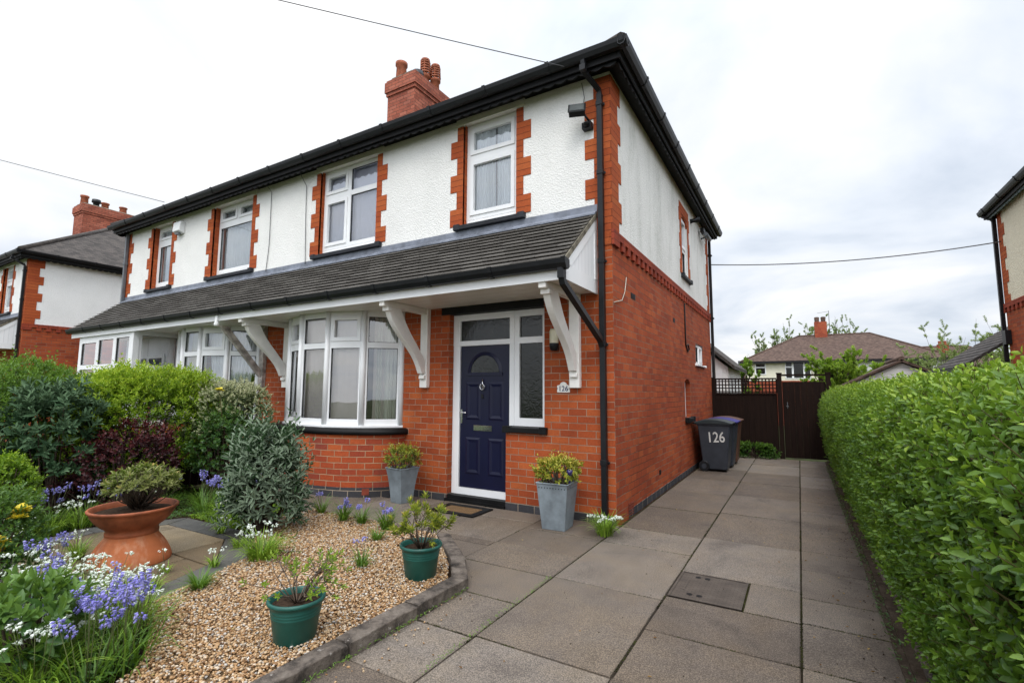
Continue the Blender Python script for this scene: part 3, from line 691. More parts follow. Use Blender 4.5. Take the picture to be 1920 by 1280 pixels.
    so_ = MB(); so_.box(x0+.05, x1-.012, dy-.93, dy-.0015, 2.685, 2.70); so_.build('soffit', M['soffit'], root)
    fa = MB(); fa.box(x0+.02, x1, dy-.955, dy-.932, 2.66, 2.83); fa.box(x1-.012, x1, dy-.9315, dy-.001, 2.66, 2.83); fa.build('fascia', M['upvc'], root)
    gp = MB(); gp.prism([(-.03, 2.831), (-.92, 2.831), (-.03, 3.60)], x1-.02, x1-.006, lambda a, b, c: (c, dy+a, b)); gp.build('gable_panel', M['clad'], root)
    gb = MB(); gb.prism([(-.001, 3.62), (-.001, 3.50), (-.80, 2.832), (-.955, 2.832)], x1-.013, x1+.004, lambda a, b, c: (c, dy+a, b)); gb.box(x1-.012, x1+.0035, dy-.09, dy-.001, 2.8305, 3.50)
    gb.build('barge_board', M['upvc'], root)
    g = MB(); gutter_run(g, (x0-.05, dy-.957), (x1+.02, dy-.957), (0, -1), 2.855, joints=1.8); g.build('porch_gutter', M['black'], root)
    return root, T, TSd

M['trim_teal'] = plain('grey green trim', (.10, .14, .14), .6)
main, TM, TSM = pair_house(0, 0, 'red brick and white rendered pair of houses with navy front door, nearest the camera', M['render'], M['render_side'], True)

# ------------------------------------------------------------------ details of the near pair
root, T, TSd = main, TM, TSM
# blue brick plinth course
for a_, b_ in ((-1.468, -.001), (-3.28, -2.421), (-6.86, -5.9)): p = MB(); p.box(a_, b_, -.006, -.0005, -.02, .084, T); p.build('plinth_course', M['brick_blue'], root)
p = MB(); p.box(.45, 7.38, -.006, -.0005, -.02, .075, TSd); p.build('plinth_course', M['brick_blue'], root)
# air bricks
M['vent'] = plain('vent brick', (.22, .05, .03), .8, .2, .2)
for (y, z, w_, h_) in ((.44, .0, .22, .15), (.71, 2.72, .20, .075), (3.2, 2.72, .17, .07), (1.98, .27, .10, .07)):
    v = MB(); v.box(y, y+w_, -.004, -.0005, z, z+h_, TSd)
    for k in range(5): v.box(y+.012, y+w_-.012, -.007, -.0041, z+.006+k*h_/5, z+.006+k*h_/5+h_*.09, TSd)
    v.build('air_brick', M['vent'] if z < .2 else M['black_mat'], root)
# door set
mb = MB(); mb.grid(-2.415, -.915, .085, 2.575, [(-2.30, -1.48, .175, 2.13), (-2.30, -1.48, 2.20, 2.49), (-1.33, -.985, 2.21, 2.49), (-1.33, -.985, 1.15, 2.13), (-1.462, -.9, .08, 1.035)], T, .10, .17)
mb.grid(-2.415, -1.405, 2.135, 2.575, [(-2.335, -1.445, 2.165, 2.525)], T, .094, .0999); mb.box(-1.418, -1.400, .092, .0999, 1.06, 2.575, T)
fr = mb.build('door_frame', M['upvc'], root, bevel=.004)
for a, b, c, d in ((-2.305, -1.475, 2.195, 2.495), (-1.335, -.98, 2.205, 2.495), (-1.335, -.98, 1.145, 2.135)):
    q = MB(); q.add([T(a, .13, c), T(b, .13, c), T(b, .13, d), T(a, .13, d)], [(0, 1, 2, 3)]); q.build('side_light', M['obscure'], fr)
DX0, DX1, DZ0, DZ1, DD = -2.298, -1.482, .178, 2.127, .125
def door_leaf():
    mb = MB(); mb.box(DX0, DX1, DD, DD+.044, DZ0, DZ1, T)
    def panel(a, b, c, d):
        g = .028
        o_ = [(a, c), (b, c), (b, d), (a, d)]; i_ = [(a+g, c+g), (b-g, c+g), (b-g, d-g), (a+g, d-g)]; j_ = [(a+2.3*g, c+2.3*g), (b-2.3*g, c+2.3*g), (b-2.3*g, d-2.3*g), (a+2.3*g, d-2.3*g)]
        vs_ = [T(u, DD-.0005, z) for u, z in o_]+[T(u, DD-.011, z) for u, z in i_]+[T(u, DD-.002, z) for u, z in j_]
        k = (a+b)/2
        mb.add(vs_, [(i, (i+1) % 4, 4+(i+1) % 4, 4+i) for i in range(4)]+[(4+i, 4+(i+1) % 4, 8+(i+1) % 4, 8+i) for i in range(4)]+[(8, 9, 10, 11)])
    for a, b in ((-2.20, -1.955), (-1.825, -1.58)): panel(a, b, 1.10, 1.62); panel(a, b, .36, .86)
    for k, (r0, r1) in enumerate(((.235, .285),)):      # arch moulding
        n = 20; cx_, cz = -1.89, 1.755
        vi = [T(cx_+r0*math.cos(math.pi*i/n), DD-.012, cz+r0*math.sin(math.pi*i/n)) for i in range(n+1)]; vo = [T(cx_+r1*math.cos(math.pi*i/n), DD-.001, cz+r1*math.sin(math.pi*i/n)) for i in range(n+1)]
        vm = [T(cx_+(r0+.012)*math.cos(math.pi*i/n), DD-.016, cz+(r0+.012)*math.sin(math.pi*i/n)) for i in range(n+1)]
        mb.add(vi+vm+vo, [f for i in range(n) for f in ((i, n+1+i, n+2+i, i+1), (n+1+i, 2*n+2+i, 2*n+3+i, n+2+i))]); mb.box(cx_-r1, cx_+r1, DD-.014, DD-.0005, cz-.045, cz-.002, T)
    dr = mb.build('door', M['door_blue'], root)
    n = 20; q = MB(); q.add([T(-1.89+.234*math.cos(math.pi*i/n), DD-.004, 1.756+.234*math.sin(math.pi*i/n)) for i in range(n+1)], [tuple(range(n+1))]); q.build('fanlight', M['obscure'], dr)
    q = MB(); q.box(-2.065, -1.765, DD-.010, DD, .955, 1.03, T); q.box(-2.045, -1.785, DD-.015, DD-.0101, .97, 1.015, T); q.build('letterbox', M['chrome'], dr, bevel=.004)
    q = MB(); q.tube([T(-1.915, DD-.02, 1.66), T(-1.915, DD-.02, 1.52)], .008, 6); q.tube([T(-1.915+.035*math.sin(t), DD-.03, 1.555+.04*math.cos(t)) for t in np.linspace(.5, 5.8, 14)], .006, 6); q.build('knocker', M['chrome'], dr)
    q = MB(); q.box(-1.945, -1.905, DD-.012, DD, 1.395, 1.455, T); q.build('spyhole_plate', M['black'], dr, bevel=.004)
    q = MB(); q.box(-2.285, -2.255, DD-.012, DD, 1.05, 1.24, T); q.tube([T(-2.27, DD, 1.20), T(-2.27, DD-.05, 1.20), T(-2.25, DD-.055, 1.20), T(-2.165, DD-.05, 1.195)], .009, 8); q.build('door_handle', M['chrome'], dr, bevel=.002)
door_leaf()
q = MB(); q.box(-2.42, -1.47, -.0, .22, -.05, .083, T); q.box(-2.44, -1.472, -.03, .0, -.05, .035, T); q.build('doorstep', M['black_mat'], root)
q = MB(); q.box(-2.56, -.915, -.012, .12, 2.579, 2.684, T); q.build('door_lintel', M['black_mat'], root)
sill(root, T, -1.50, -.865, 1.045, M['black_mat'], pr=.05, h=.075)
# bow windows
def bow(mx, label_d):
    mm = (lambda x: x) if not mx else mirror
    P0 = [(-3.28, 0), (-3.705, -.38), (-4.275, -.58), (-4.905, -.58), (-5.475, -.38), (-5.90, 0)]; P0 = [(-4.59+(x+4.59)*.975, y) for x, y in P0]
    if mx: P0 = [(mm(x), y) for x, y in P0][::-1]
    FR = MB(); frame = None; facets = []
    for i in range(5):
        b, a = Vector((*P0[i], 0)), Vector((*P0[i+1], 0)); d = (b-a).normalized(); n_ = Vector((d.y, -d.x, 0)); Ln = (b-a).length
        TT = (lambda a_, d_, n__: lambda u, dd, z: tuple(a_+d_*u-n__*dd+Vector((0, 0, z))))(a, d, n_)
        vent = i in (1, 3)
        lo = (.065, Ln-.065, 1.075, 2.13, 0); hi = (.09, Ln-.09, 2.27, 2.575, 1) if vent else (.065, Ln-.065, 2.215, 2.60, 0)
        FR = winframe(root, TT, .0, Ln, .985, 2.684, [lo, hi], d=0, th=.06, name='bow_window')
        facets.append((TT, Ln))
        if not mx:
            if i >= 1: slats(root, TT, .02, Ln-.0, 1.0, 2.64, .11, M['blind'], w=.105, ang=.06 if i != 1 else .22, skip=(), gap=.84 if i != 1 else .95)
            else:
                slats(root, TT, -.02, Ln*.62, 1.0, 2.64, .15, M['blind'], w=.09, ang=1.15, gap=1.2); curtain(root, TT, Ln*.25, Ln-.01, 1.0, 2.66, .22, M['drape'], 8, gather=-.0, seed=7)
        else:
            curtain(root, TT, .02, Ln-.02, 1.0, 2.64, .15, M['net'] if i != 2 else M['drape'], 7, gather=(.45 if i % 2 else -.45) if i in (0, 1, 3) else 0, seed=20+i)
    ps = MB()
    for x, y in P0: ps.tube([(x, y, .985), (x, y, 2.684)], .042, 10, smooth=True)
    ps.build('bow_post', M['upvc'], root)
    cx_ = -4.59 if not mx else mm(-4.59)
    def off(k): return [(cx_+(x-cx_)*(1+k/1.31), y-k if y < -.01 else y) for x, y in P0]
    q = MB(); a_ = off(.055); q.prism([(x, y) for x, y in a_]+[(a_[-1][0], .1), (a_[0][0], .1)], .952, .985, lambda x, y, z: (x, y, z)); q.build('bow_sill', M['upvc'], root, bevel=.004)
    n = 40; ell = lambda rx, ry, t: (cx_+rx*math.cos(t), -ry*math.sin(t))
    q = MB(); e1 = [ell(1.395, .715, math.pi*i/n) for i in range(n+1)]; e2 = [ell(1.44, .765, math.pi*i/n) for i in range(n+1)]
    m_ = n+1; v = [(x, y, .9515) for x, y in e1]+[(x, y, .925) for x, y in e2]+[(x, y, .865) for x, y in e2]+[(x, y, .862) for x, y in [ell(1.35, .70, math.pi*i/n) for i in range(n+1)]]
    q.add(v, [f for i in range(n) for k in range(3) for f in ((k*m_+i, k*m_+i+1, (k+1)*m_+i+1, (k+1)*m_+i),)], True); q.add([(x, y, .9515) for x, y in e1], [tuple(range(m_))]); q.build('bow_ledge', M['black_mat'], root)
    q = MB(); s_ = 0; us = [0]
    ee = [ell(1.375, .735, math.pi*i/n) for i in range(n+1)]
    for i in range(n): s_ += math.dist(ee[i], ee[i+1]); us.append(s_)
    for z0_, z1_, mat_, gr, nm in ((.13, .868, 'brick_bay', 0, 'bow_wall'), (-.1, .1295, 'brick_blue', .012, 'bow_plinth')):
        q = MB(); e3 = [ell(1.375+gr, .735+gr, math.pi*i/n) for i in range(n+1)]
        zs = [z0_, z1_]; v = [(x, y, z) for z in zs for x, y in e3]; uv_ = [(u, z) for z in zs for u in us]
        q.add(v, [(i, m_+i, m_+i+1, i+1) for i in range(n)], True, uv_); q.add([(x, y, z1_) for x, y in e3], [tuple(range(m_))]); q.build(nm, M[mat_], root)
    q = MB()
    for t0 in (.62, ):
        aa = [ell(1.392, .752, t0+.012*k) for k in range(9)]; q.add([(x, y, z) for z in (.03, .12) for x, y in aa], [(i, 9+i, 10+i, i+1) for i in range(8)])
    q.build('air_brick', M['vent'], root)
M['brick_bay2'] = M['brick_bay']
bow(False, ''); bow(True, '')
# timber brackets under the porch roof
def bracket(x, mat, worn=False, flip=0, tw=.0):
    b = MB(); b.box(x-.065, x+.065, -.075, -.0005, 1.54, 2.684, T); r_ = b.build('bracket', mat, root, bevel=.005)
    a = MB()
    if not worn:
        a.box(x-.045, x+.045, -.93, -.076, 2.60, 2.6835, T)
        a.box(x-.055, x+.055, -.86, -.78, 2.545, 2.60, T); a.box(x-.05, x+.05, -.115, -.0755, 1.665, 1.72, T)
    n = 14; o_, i_ = [], []
    for k in range(n+1):
        t = k/n; z = 2.60-.86*t; y = -.83+.70*t; s_ = 0 if worn else .05*math.sin(2*math.pi*t)
        if worn: y = -.86+.76*t
        o_.append((y-s_-.02*(not worn), z)); i_.append((min(y+(.13 if worn else .235-.08*t)-s_*.5, -.076), z))
    a.prism(o_+i_[::-1], x-.042, x+.042, lambda p_, q_, c: (c, p_, q_)); a.build('brace', M['wood_old'] if worn else mat, r_, bevel=.006)
for x in (-.475, -2.83, -6.03): bracket(x, M['wood_white'])
bracket(-6.74, M['wood_old'], True)
# side windows
winframe(root, TSd, 4.155, 4.745, 3.775, 4.99, [(4.23, 4.67, 3.85, 4.28, 0), (4.23, 4.67, 4.38, 4.9, 1)], d=.04)
winframe(root, TSd, 4.055, 4.595, 1.02, 1.755, [(4.12, 4.53, 1.09, 1.68, 0)], d=.092)
winframe(root, TSd, 5.305, 6.195, 2.085, 2.515, [(5.38, 5.72, 2.14, 2.46, 0), (5.79, 6.12, 2.14, 2.46, 1)], d=.025)
def arch_infill(y0, y1, z0, z1, zt, mat, d0=.0, th=.10, outer=None):
    mb = MB(); n = 12; ym = (y0+y1)/2; r = (y1-y0)/2
    pts = [(y0, zt)]+[(y0, z0)]+[(ym-r*math.cos(math.pi*i/n), z0+(z1-z0)*math.sin(math.pi*i/n)) for i in range(n+1)]+[(y1, zt)]
    mb.prism(pts, -d0, th, lambda a, b, c: TSd(a, c, b)); return mb
arch_infill(4.15, 4.75, 4.84, 4.985, 5.0, None, -.001).build('window_head', M['brick_neat'], root)
arch_infill(4.05, 4.60, 1.64, 1.745, 1.76, None, -.001).build('window_head', M['brick_side'], root)
arch_infill(5.30, 6.20, 2.43, 2.515, 2.52, None, -.001, .03).build('window_head', M['brick_blue'], root)
q = MB(); z = 3.77; k = 0
while z < 5.1:
    zt = min(z+.2583, 5.14); e_ = .13 if k % 2 else .20
    if z < 4.9: q.box(4.15-e_, 4.15, -.009, -.0005, z, zt-.001, TSd); q.box(4.75, 4.75+e_, -.009, -.0005, z, zt-.001, TSd)
    z += .2583; k += 1
q.box(4.0, 4.9, -.0095, -.0005, 5.0, 5.2, TSd); q.build('quoin', M['brick_neat'], root)
sill(root, TSd, 4.03, 4.90, 3.77, M['slate_sill'], pr=.06); sill(root, TSd, 4.0, 4.66, 1.02, M['black_mat'], pr=.07, h=.09); sill(root, TSd, 5.2, 6.35, 2.085, M['upvc'], pr=.05, h=.04)
# neighbour's enclosed porch
px0, px1 = -12.40, -9.76
TT = lambda u, d, z: (u, -.90+d, z)
winframe(root, TT, px0, px1, .75, 2.684, [(-12.27, -11.52, 2.03, 2.52, 0), (-12.27, -11.52, .85, 1.93, 0), (-11.38, -10.68, 2.03, 2.56, 0), (-10.54, -9.95, 2.03, 2.57, 0), (-10.54, -9.95, .85, 1.93, 0)], name='porch_screen')
q = MB(); q.box(-11.38, -10.68, -.912, -.9005, .80, 1.93); q.box(-11.28, -10.78, -.922, -.9125, 1.45, 1.80); q.build('porch_door', M['upvc'], root, bevel=.006)
TT2 = lambda u, d, z: (px1-d, u, z)
winframe(root, TT2, -.899, -.002, .75, 2.684, [(-.75, -.10, 2.0, 2.60, 0), (-.72, -.10, .85, 1.85, 0)], name='porch_screen')
q = MB(); q.box(px0, px1+.0, -.90, -.001, -.1, .749); q.build('porch_base_wall', M['brick'], root)
q = MB(); q.box(px1-.10, px1+.012, -.912, -.80, .75, 2.684); q.box(px1-.05, px1+.01, -.07, -.0005, .75, 2.684); q.build('porch_post', M['upvc'], root, bevel=.004)
q = MB(); q.box(px0+.07, px1-.07, -.012, -.001, .75, 2.684); q.build('porch_inner_wall', M['upvc'], root)
TT3 = lambda u, d, z: (u, -.04+d, z)
winframe(root, TT3, -11.9, -10.4, 1.0, 2.3, [(-11.8, -11.2, 1.1, 2.2, 0), (-11.1, -10.5, 1.1, 2.2, 0)], name='inner_window', th=.02, glassmat=M['obscure'])
# lamps, plaque, floodlight, cameras, alarm box: fixed to the house, things of their own
t = thing('wall_lamp', (-.74, 0, 2.1), 'cream glass wall lamp with black base on the brick beside the front door', 'lamp')
q = MB(); q.lathe([(.001, 2.27), (.045, 2.265), (.055, 2.24), (.055, 2.09)], 20, (-.74, -.075)); q.build('lamp_shade', plain('cream glass', (.62, .58, .42), .3, .5), t)
q = MB(); q.lathe([(.056, 2.09), (.06, 2.07), (.045, 2.0), (.001, 1.995)], 20, (-.74, -.075)); q.box(-.77, -.71, -.075, .0, 2.01, 2.07); q.build('lamp_base', M['black'], t)
t = thing('house_number_plaque', (-.645, 0, 1.5), 'small white arched house number plaque reading 126 beside the porch bracket', 'sign')
q = MB(); pr = [(-.73, 1.485), (-.56, 1.485), (-.56, 1.572), (-.60, 1.578)]+[(-.645+.045*math.cos(a), 1.58+.034*math.sin(a)) for a in np.linspace(.15, math.pi-.15, 9)]+[(-.69, 1.578), (-.73, 1.572)]
q.prism(pr, -.014, -.0005, lambda a, b, c: (a, c, b)); q.build('plate', plain('ceramic white', (.78, .77, .73), .25, .5), t, bevel=.003)
Mfront = lambda x, y, z: Matrix(((1, 0, 0, x), (0, 0, -1, y), (0, 1, 0, z), (0, 0, 0, 1)))
NAVY = plain('navy ink', (.02, .03, .10), .5)
text_mesh('·126·', .088, NAVY, t, Mfront(-.645, -.0145, 1.53), bold=.001)
t = thing('floodlight', (-.33, 0, 4.85), 'black security floodlight with glass front high on the white wall by the corner drainpipe', 'lamp')
q = MB(); Rf = Matrix.Translation((-.36, -.19, 4.94)) @ Matrix.Rotation(R(18), 4, 'Z') @ Matrix.Rotation(R(-32), 4, 'X') @ Matrix.Scale(1.15, 4)
TFl = lambda x, y, z: tuple(Rf @ Vector((x, y, z)))
q.box(-.085, .085, -.03, .03, -.07, .07, TFl); q.box(-.095, .095, -.042, -.0301, -.08, .08, TFl); q.build('lamp_housing', M['black'], t, bevel=.006)
q = MB(); q.box(-.075, .075, -.046, -.0421, -.06, .06, TFl); q.build('lamp_glass', plain('grey lamp glass', (.10, .11, .11), .15, .6), t)
q = MB(); q.box(-.34, -.22, -.09, -.0005, 4.75, 4.83); q.tube([(-.25, -.06, 4.84), (-.27, -.12, 4.87), (-.30, -.15, 4.93)], .014, 6); q.lathe([(.001, 4.76), (.035, 4.765), (.04, 4.80)], 12, (-.27, -.11)); q.build('sensor', M['black'], t)
t = thing('alarm_box', (-10.1, 0, 5.1), 'white alarm box on the white wall between the two left upper windows', 'alarm box')
q = MB(); q.prism([(0, 5.27), (-.11, 5.27), (-.13, 5.05), (0, 5.0)], -10.28, -9.98, lambda a, b, c: (c, a, b)); q.build('cover', M['upvc'], t, bevel=.01)
q = MB(); q.box(-10.22, -10.06, -.1, -.04, 4.985, 5.018); q.build('strobe', M['grey_metal'], t)
t = thing('security_camera', (0, 6.0, 5.1), 'dark security camera and twin lamp under the rear eaves of the side wall', 'camera')
q = MB(); q.tube([(.0, 6.5, 5.12), (.16, 6.4, 5.12)], .02, 6); q.tube([(.16, 6.75, 5.14), (.17, 6.1, 5.10)], .045, 10); q.build('body', M['grey_metal'], t)
q = MB(); q.box(.05, .13, 6.1, 6.35, 5.16, 5.26); q.build('lamp_housing', M['black'], t, bevel=.01)
t = thing('sensor_lamp', (0, 5.1, 5.2), 'small black cone shaped sensor on the side wall right of the arched upper window', 'sensor')
q = MB(); q.tube([(0, 5.15, 5.13), (.06, 5.2, 5.15), (.15, 5.28, 5.18)], [.05, .04, .07], 10); q.build('body', M['black'], t)
t = thing('porch_light', (-6.45, -.97, 2.6), 'small round white light under the porch gutter at the party line', 'lamp')
q = MB(); q.lathe([(.001, 2.56), (.035, 2.57), (.045, 2.60), (.03, 2.64), (.03, 2.68)], 14, (-6.62, -.975)); q.box(-6.66, -6.58, -.99, -.9555, 2.66, 2.74); q.build('body', M['upvc'], t)
# cables on the walls and overhead
def cable(name, pts, r, mat, label, cat='cable'):
    mb = MB(); mb.tube(pts, r, 5); return tag(mb.build(name, mat, loc=pts[0]), label, cat)
def sag(a, b, s_, n=14): return [tuple(Vector(a).lerp(Vector(b), i/n)+Vector((0, 0, -4*s_*(i/n)*(1-i/n)))) for i in range(n+1)]
cable('wall_cable', [(-6.75, -.28, 5.5), (-6.78, -.02, 5.3), (-6.77, -.02, 4.25), (-6.83, -.02, 3.74)], .006, M['cable'], 'thin grey cable running down the white wall left of the party line')
cable('wall_cable', [(-5.70, -.36, 5.58), (-5.74, -.02, 5.2), (-5.72, -.02, 4.6), (-5.66, -.03, 3.74)], .006, M['cable'], 'thin grey cable running down the white wall left of the double window')
cable('wall_cable', [(-.36, -.03, 5.4), (-.33, -.02, 5.2), (-.35, -.03, 5.05)], .005, M['cable'], 'short thin cable from the eaves down to the floodlight')
cable('wall_cable', [(.01, .0, 2.55), (.012, .3, 2.62), (.012, .42, 2.75), (.01, .50, 2.95)], .006, M['cable_w'], 'short pale curved cable on the brick side wall near the front corner')
cable('wall_cable', [(.012, 4.2, 3.2), (.012, 4.22, 2.4), (.02, 4.35, 2.28), (.02, 4.5, 2.33), (.02, 4.42, 2.42), (.012, 4.25, 2.38)], .014, M['black_mat'], 'dark cable hanging down the side wall ending in a small loop')
cable('telephone_wire', sag((-.46, -.34, 5.47), (-14.2, -9.3, 9.2), .10), .006, M['cable'], 'overhead wire running from the front eaves up to the top of the picture')
cable('telephone_wire', sag((-10.1, -.40, 5.62), (-16.5, -9.5, 7.4), .05), .007, M['cable'], 'overhead wire crossing the sky left of the far end of the eaves')
cable('telephone_wire', sag((.04, 7.42, 4.70), (5.78, 8.75, 4.78), .16), .013, M['cable'], 'slack overhead wire between the side wall and the right hand house')

# ------------------------------------------------------------------ ground, paving, kerbs
def struct(o): o['kind'] = 'structure'; return o
def slabmat(name, cols, stain=.35, grit=1.):
    m = Mat(name, .85, .25); ob = m.n('ShaderNodeNewGeometry').outputs['Random Per Island']
    c = m.ramp(m.math('ADD', m.math('MULTIPLY', ob, .6), m.math('MULTIPLY', m.noise(2.1, 6, .65), .5)), [(i/(len(cols)-1)*.7+.15, x) for i, x in enumerate(cols)])
    vo = m.n('ShaderNodeTexVoronoi', Scale=170.); m.l(m.pos(), vo.inputs['Vector'])
    sp = m.ramp(m.noise(150, 3, .6), [(.36, (.50, .48, .46)), (.50, WHT), (.62, (1.9, 1.85, 1.75))]); c = m.mix(.8*grit, c, sp, 'MULTIPLY')
    st = m.ramp(m.noise(1.3, 7, .7, dist=.5), [(.40, (1.12, 1.08, 1.0)), (.55, WHT), (.70, (1-stain, 1-stain, 1-stain*.95))]); c = m.mix(1., c, st, 'MULTIPLY')
    dk = m.ramp(m.noise(14, 6, .75), [(.62, WHT), (.74, (.55, .5, .45))]); c = m.mix(.5, c, dk, 'MULTIPLY')
    sw = m.ramp(m.noise(5, 5, .6, stretch=(1, .25, 1)), [(.4, WHT), (.7, (.82, .82, .80))]); c = m.mix(.6, c, sw, 'MULTIPLY')
    sx = m.n('ShaderNodeSeparateXYZ'); m.l(m.pos(), sx.inputs[0]); ed = m.math('ADD', sx.outputs[0], m.math('MULTIPLY', m.noise(2.4, 5, .7), .9)); c = m.mix(m.math('MULTIPLY', m.ramp(m.math('MULTIPLY', ed, .333), [(.82, BLK), (.93, WHT)]), .55), c, (.045, .034, .026))
    lc = m.ramp(m.noise(6.5, 2, .4), [(.775, BLK), (.79, WHT)]); c = m.mix(m.math('MULTIPLY', lc, .5), c, (.42, .42, .38))
    m.color(c); m.bump(m.math('ADD', m.noise(180, 3), m.math('MULTIPLY', m.noise(8, 3), .5)), .45, .006); return m.m
M['slab'] = slabmat('concrete paving', [(.080, .063, .051), (.106, .086, .071), (.132, .110, .092), (.162, .140, .122)])
M['stone'] = slabmat('sandstone paving', [(.085, .062, .038), (.13, .098, .062), (.18, .145, .098)], .55, .8)
M['darkstone'] = slabmat('dark edging slab', [(.045, .046, .048), (.068, .067, .065), (.09, .088, .082)], .4, .6)
_m = Mat('lawn soil', .95, .1); _m.color(_m.ramp(_m.noise(3, 6, .7), [(.3, (.03, .022, .012)), (.5, (.05, .06, .02)), (.7, (.06, .10, .02))])); M['ground'] = _m.m
_m = Mat('joint dirt', .95, .1); _m.color(_m.ramp(_m.noise(7, 5, .7), [(.35, (.022, .016, .011)), (.62, (.045, .034, .022)), (.75, (.05, .075, .015))])); _m.bump(_m.noise(90), .6, .01); M['joint'] = _m.m
_m = Mat('mossy kerb concrete', .9, .2)
_c = _m.ramp(_m.noise(7, 7, .7), [(.34, (.020, .018, .016)), (.44, (.075, .062, .052)), (.54, (.14, .115, .095)), (.68, (.20, .17, .143))]); _c = _m.mix(.5, _c, _m.ramp(_m.noise(70, 4), [(.3, (.6, .6, .6)), (.6, WHT)]), 'MULTIPLY')
_m.color(_m.mix(_m.ramp(_m.noise(15, 4, .7), [(.64, BLK), (.70, WHT)]), _c, (.33, .30, .27))); _m.bump(_m.noise(40, 5, .7), .9, .012); M['kerb'] = _m.m

q = MB(); q.add([(-150, -60, -.06), (150, -60, -.06), (150, 9.2, -.06), (-150, 9.2, -.06), (-150, 40, -1.2), (150, 40, -1.2), (-150, 300, -3), (150, 300, -3)], [(0, 1, 2, 3), (3, 2, 5, 4), (4, 5, 7, 6)])
struct(q.build('ground', M['ground']))
q = MB(); q.box(-6.0, 2.31, -12, 7.35, -.055, -.03); q.build('paving_bed', M['joint']); struct(bpy.data.objects['paving_bed'])
slabs = []
def col(x0, x1, ys, z=0): slabs.extend((x0, x1, ys[i], ys[i+1], z) for i in range(len(ys)-1))
B_ = [-10, -8.8, -7.6, -6.4, -5.2, -4.62, -4.04]
col(-.84, .05, B_+[-3.47, -2.90, -2.36, -1.78, -1.22, -.62, -.02]); col(.05, .92, B_+[-3.45, -2.88, -1.76, -.64, -.02, 1.15, 2.38, 3.62, 5.03, 6.25, 7.3])
col(.92, 1.79, B_+[-3.44, -2.88, -2.25, -1.66, -1.08, .03, 1.25, 2.48, 3.70, 4.87, 6.1, 7.3]); col(1.79, 2.27, B_+[-3.4, -2.86, -2.25, -1.64, -1.18, -.52, .06, 1.28, 1.9, 2.52, 3.7, 4.9, 6.1, 7.3])
def slab_mesh(name, lst, mat, gap=.0065, th=.03, zf=0):
    q = MB(); g = random.Random(3)
    for (a, b, c, d, z) in lst:
        dz = g.uniform(-.004, .003)+z; tx, ty = g.uniform(-.0015, .0015), g.uniform(-.0015, .0015)
        j = lambda: g.uniform(-.002, .002)
        co = [(a+gap+j(), c+gap+j()), (b-gap+j(), c+gap+j()), (b-gap+j(), d-gap+j()), (a+gap+j(), d-gap+j())]
        top = [(x, y, dz+tx*(x-a)+ty*(y-c)) for x, y in co]; k = .006
        xm, ym = (a+b)/2, (c+d)/2; ins = [(x+(k if x < xm else -k), y+(k if y < ym else -k), z_) for x, y, z_ in top]; ch = [(x, y, z_-.005) for x, y, z_ in top]; bt = [(x, y, -th+z) for x, y, z_ in top]
        q.add(ins+ch+bt, [(0, 1, 2, 3)]+[(4+i, 4+(i+1) % 4, (i+1) % 4, i) for i in range(4)]+[(8+i, 8+(i+1) % 4, 4+(i+1) % 4, 4+i) for i in range(4)])
    return q.build(name, mat)
slabs = [s_ for s_ in slabs if not (s_[0] == .92 and s_[2] == -1.66)]+[(1.44, 1.79, -1.66, -1.08, 0)]
struct(slab_mesh('driveway', slabs, M['slab']))
pth = [(-1.75, -.84, -1.22, -.41, 0), (-1.75, -.84, -.41, -.03, 0), (-2.66, -1.75, -1.36, -.62, 0), (-2.42, -1.75, -.62, -.03, 0), (-3.2, -2.66, -1.36, -.03, 0), (-2.66, -2.42, -.62, -.03, 0), (-1.40, -.84, -1.36, -1.22, 0), (-1.75, -1.40, -1.36, -1.22, 0), (-4.1, -3.2, -1.36, -.3, 0), (-5.0, -4.1, -1.36, -.3, 0), (-5.9, -5.0, -1.36, -.3, 0), (-1.28, -.84, -1.78, -1.36, 0)]
struct(slab_mesh('path', pth, M['slab']))
# inspection cover
_m = Mat('rusty cover', .7, .4); _c = _m.ramp(_m.noise(9, 6, .7), [(.3, (.045, .034, .026)), (.6, (.085, .065, .050)), (.75, (.10, .088, .075))])
_b = _m.n('ShaderNodeTexBrick', Scale=1.); _b.inputs['Brick Width'].default_value = .05; _b.inputs['Row Height'].default_value = .022; _b.inputs['Mortar Size'].default_value = .003; _m.l(_m.uv(), _b.inputs['Vector']); _m.color(_m.mix(_m.math('MULTIPLY', _b.outputs['Fac'], .6), _c, (.025, .020, .016))); _m.bump(_b.outputs['Fac'], -.8, .008); M['cover'] = _m.m
t = thing('inspection_cover', (1.18, -1.37, 0), 'rusty rectangular metal inspection cover set in the driveway', 'manhole cover')
q = MB(); q.box(.94, 1.425, -1.645, -1.095, -.03, -.001); q.build('cover', M['cover'], t)
q = MB(); q.grid(.932, 1.433, -1.653, -1.087, [(.948, 1.417, -1.637, -1.103)], lambda a, d, b: (a, b, d), .0005, .003); q.build('frame', M['cover'], t)
for (a, b) in ((1.07, -1.17), (1.14, -1.17), (1.07, -1.55), (1.14, -1.55)):
    q = MB(); q.cap(.022, .0006, 14, (a, b)); q.build('keyhole', M['black_mat'], t)
q = MB(); q.box(.985, 1.02, -1.48, -1.26, -.001, .0012); q.build('label_plate', M['cover'], t)
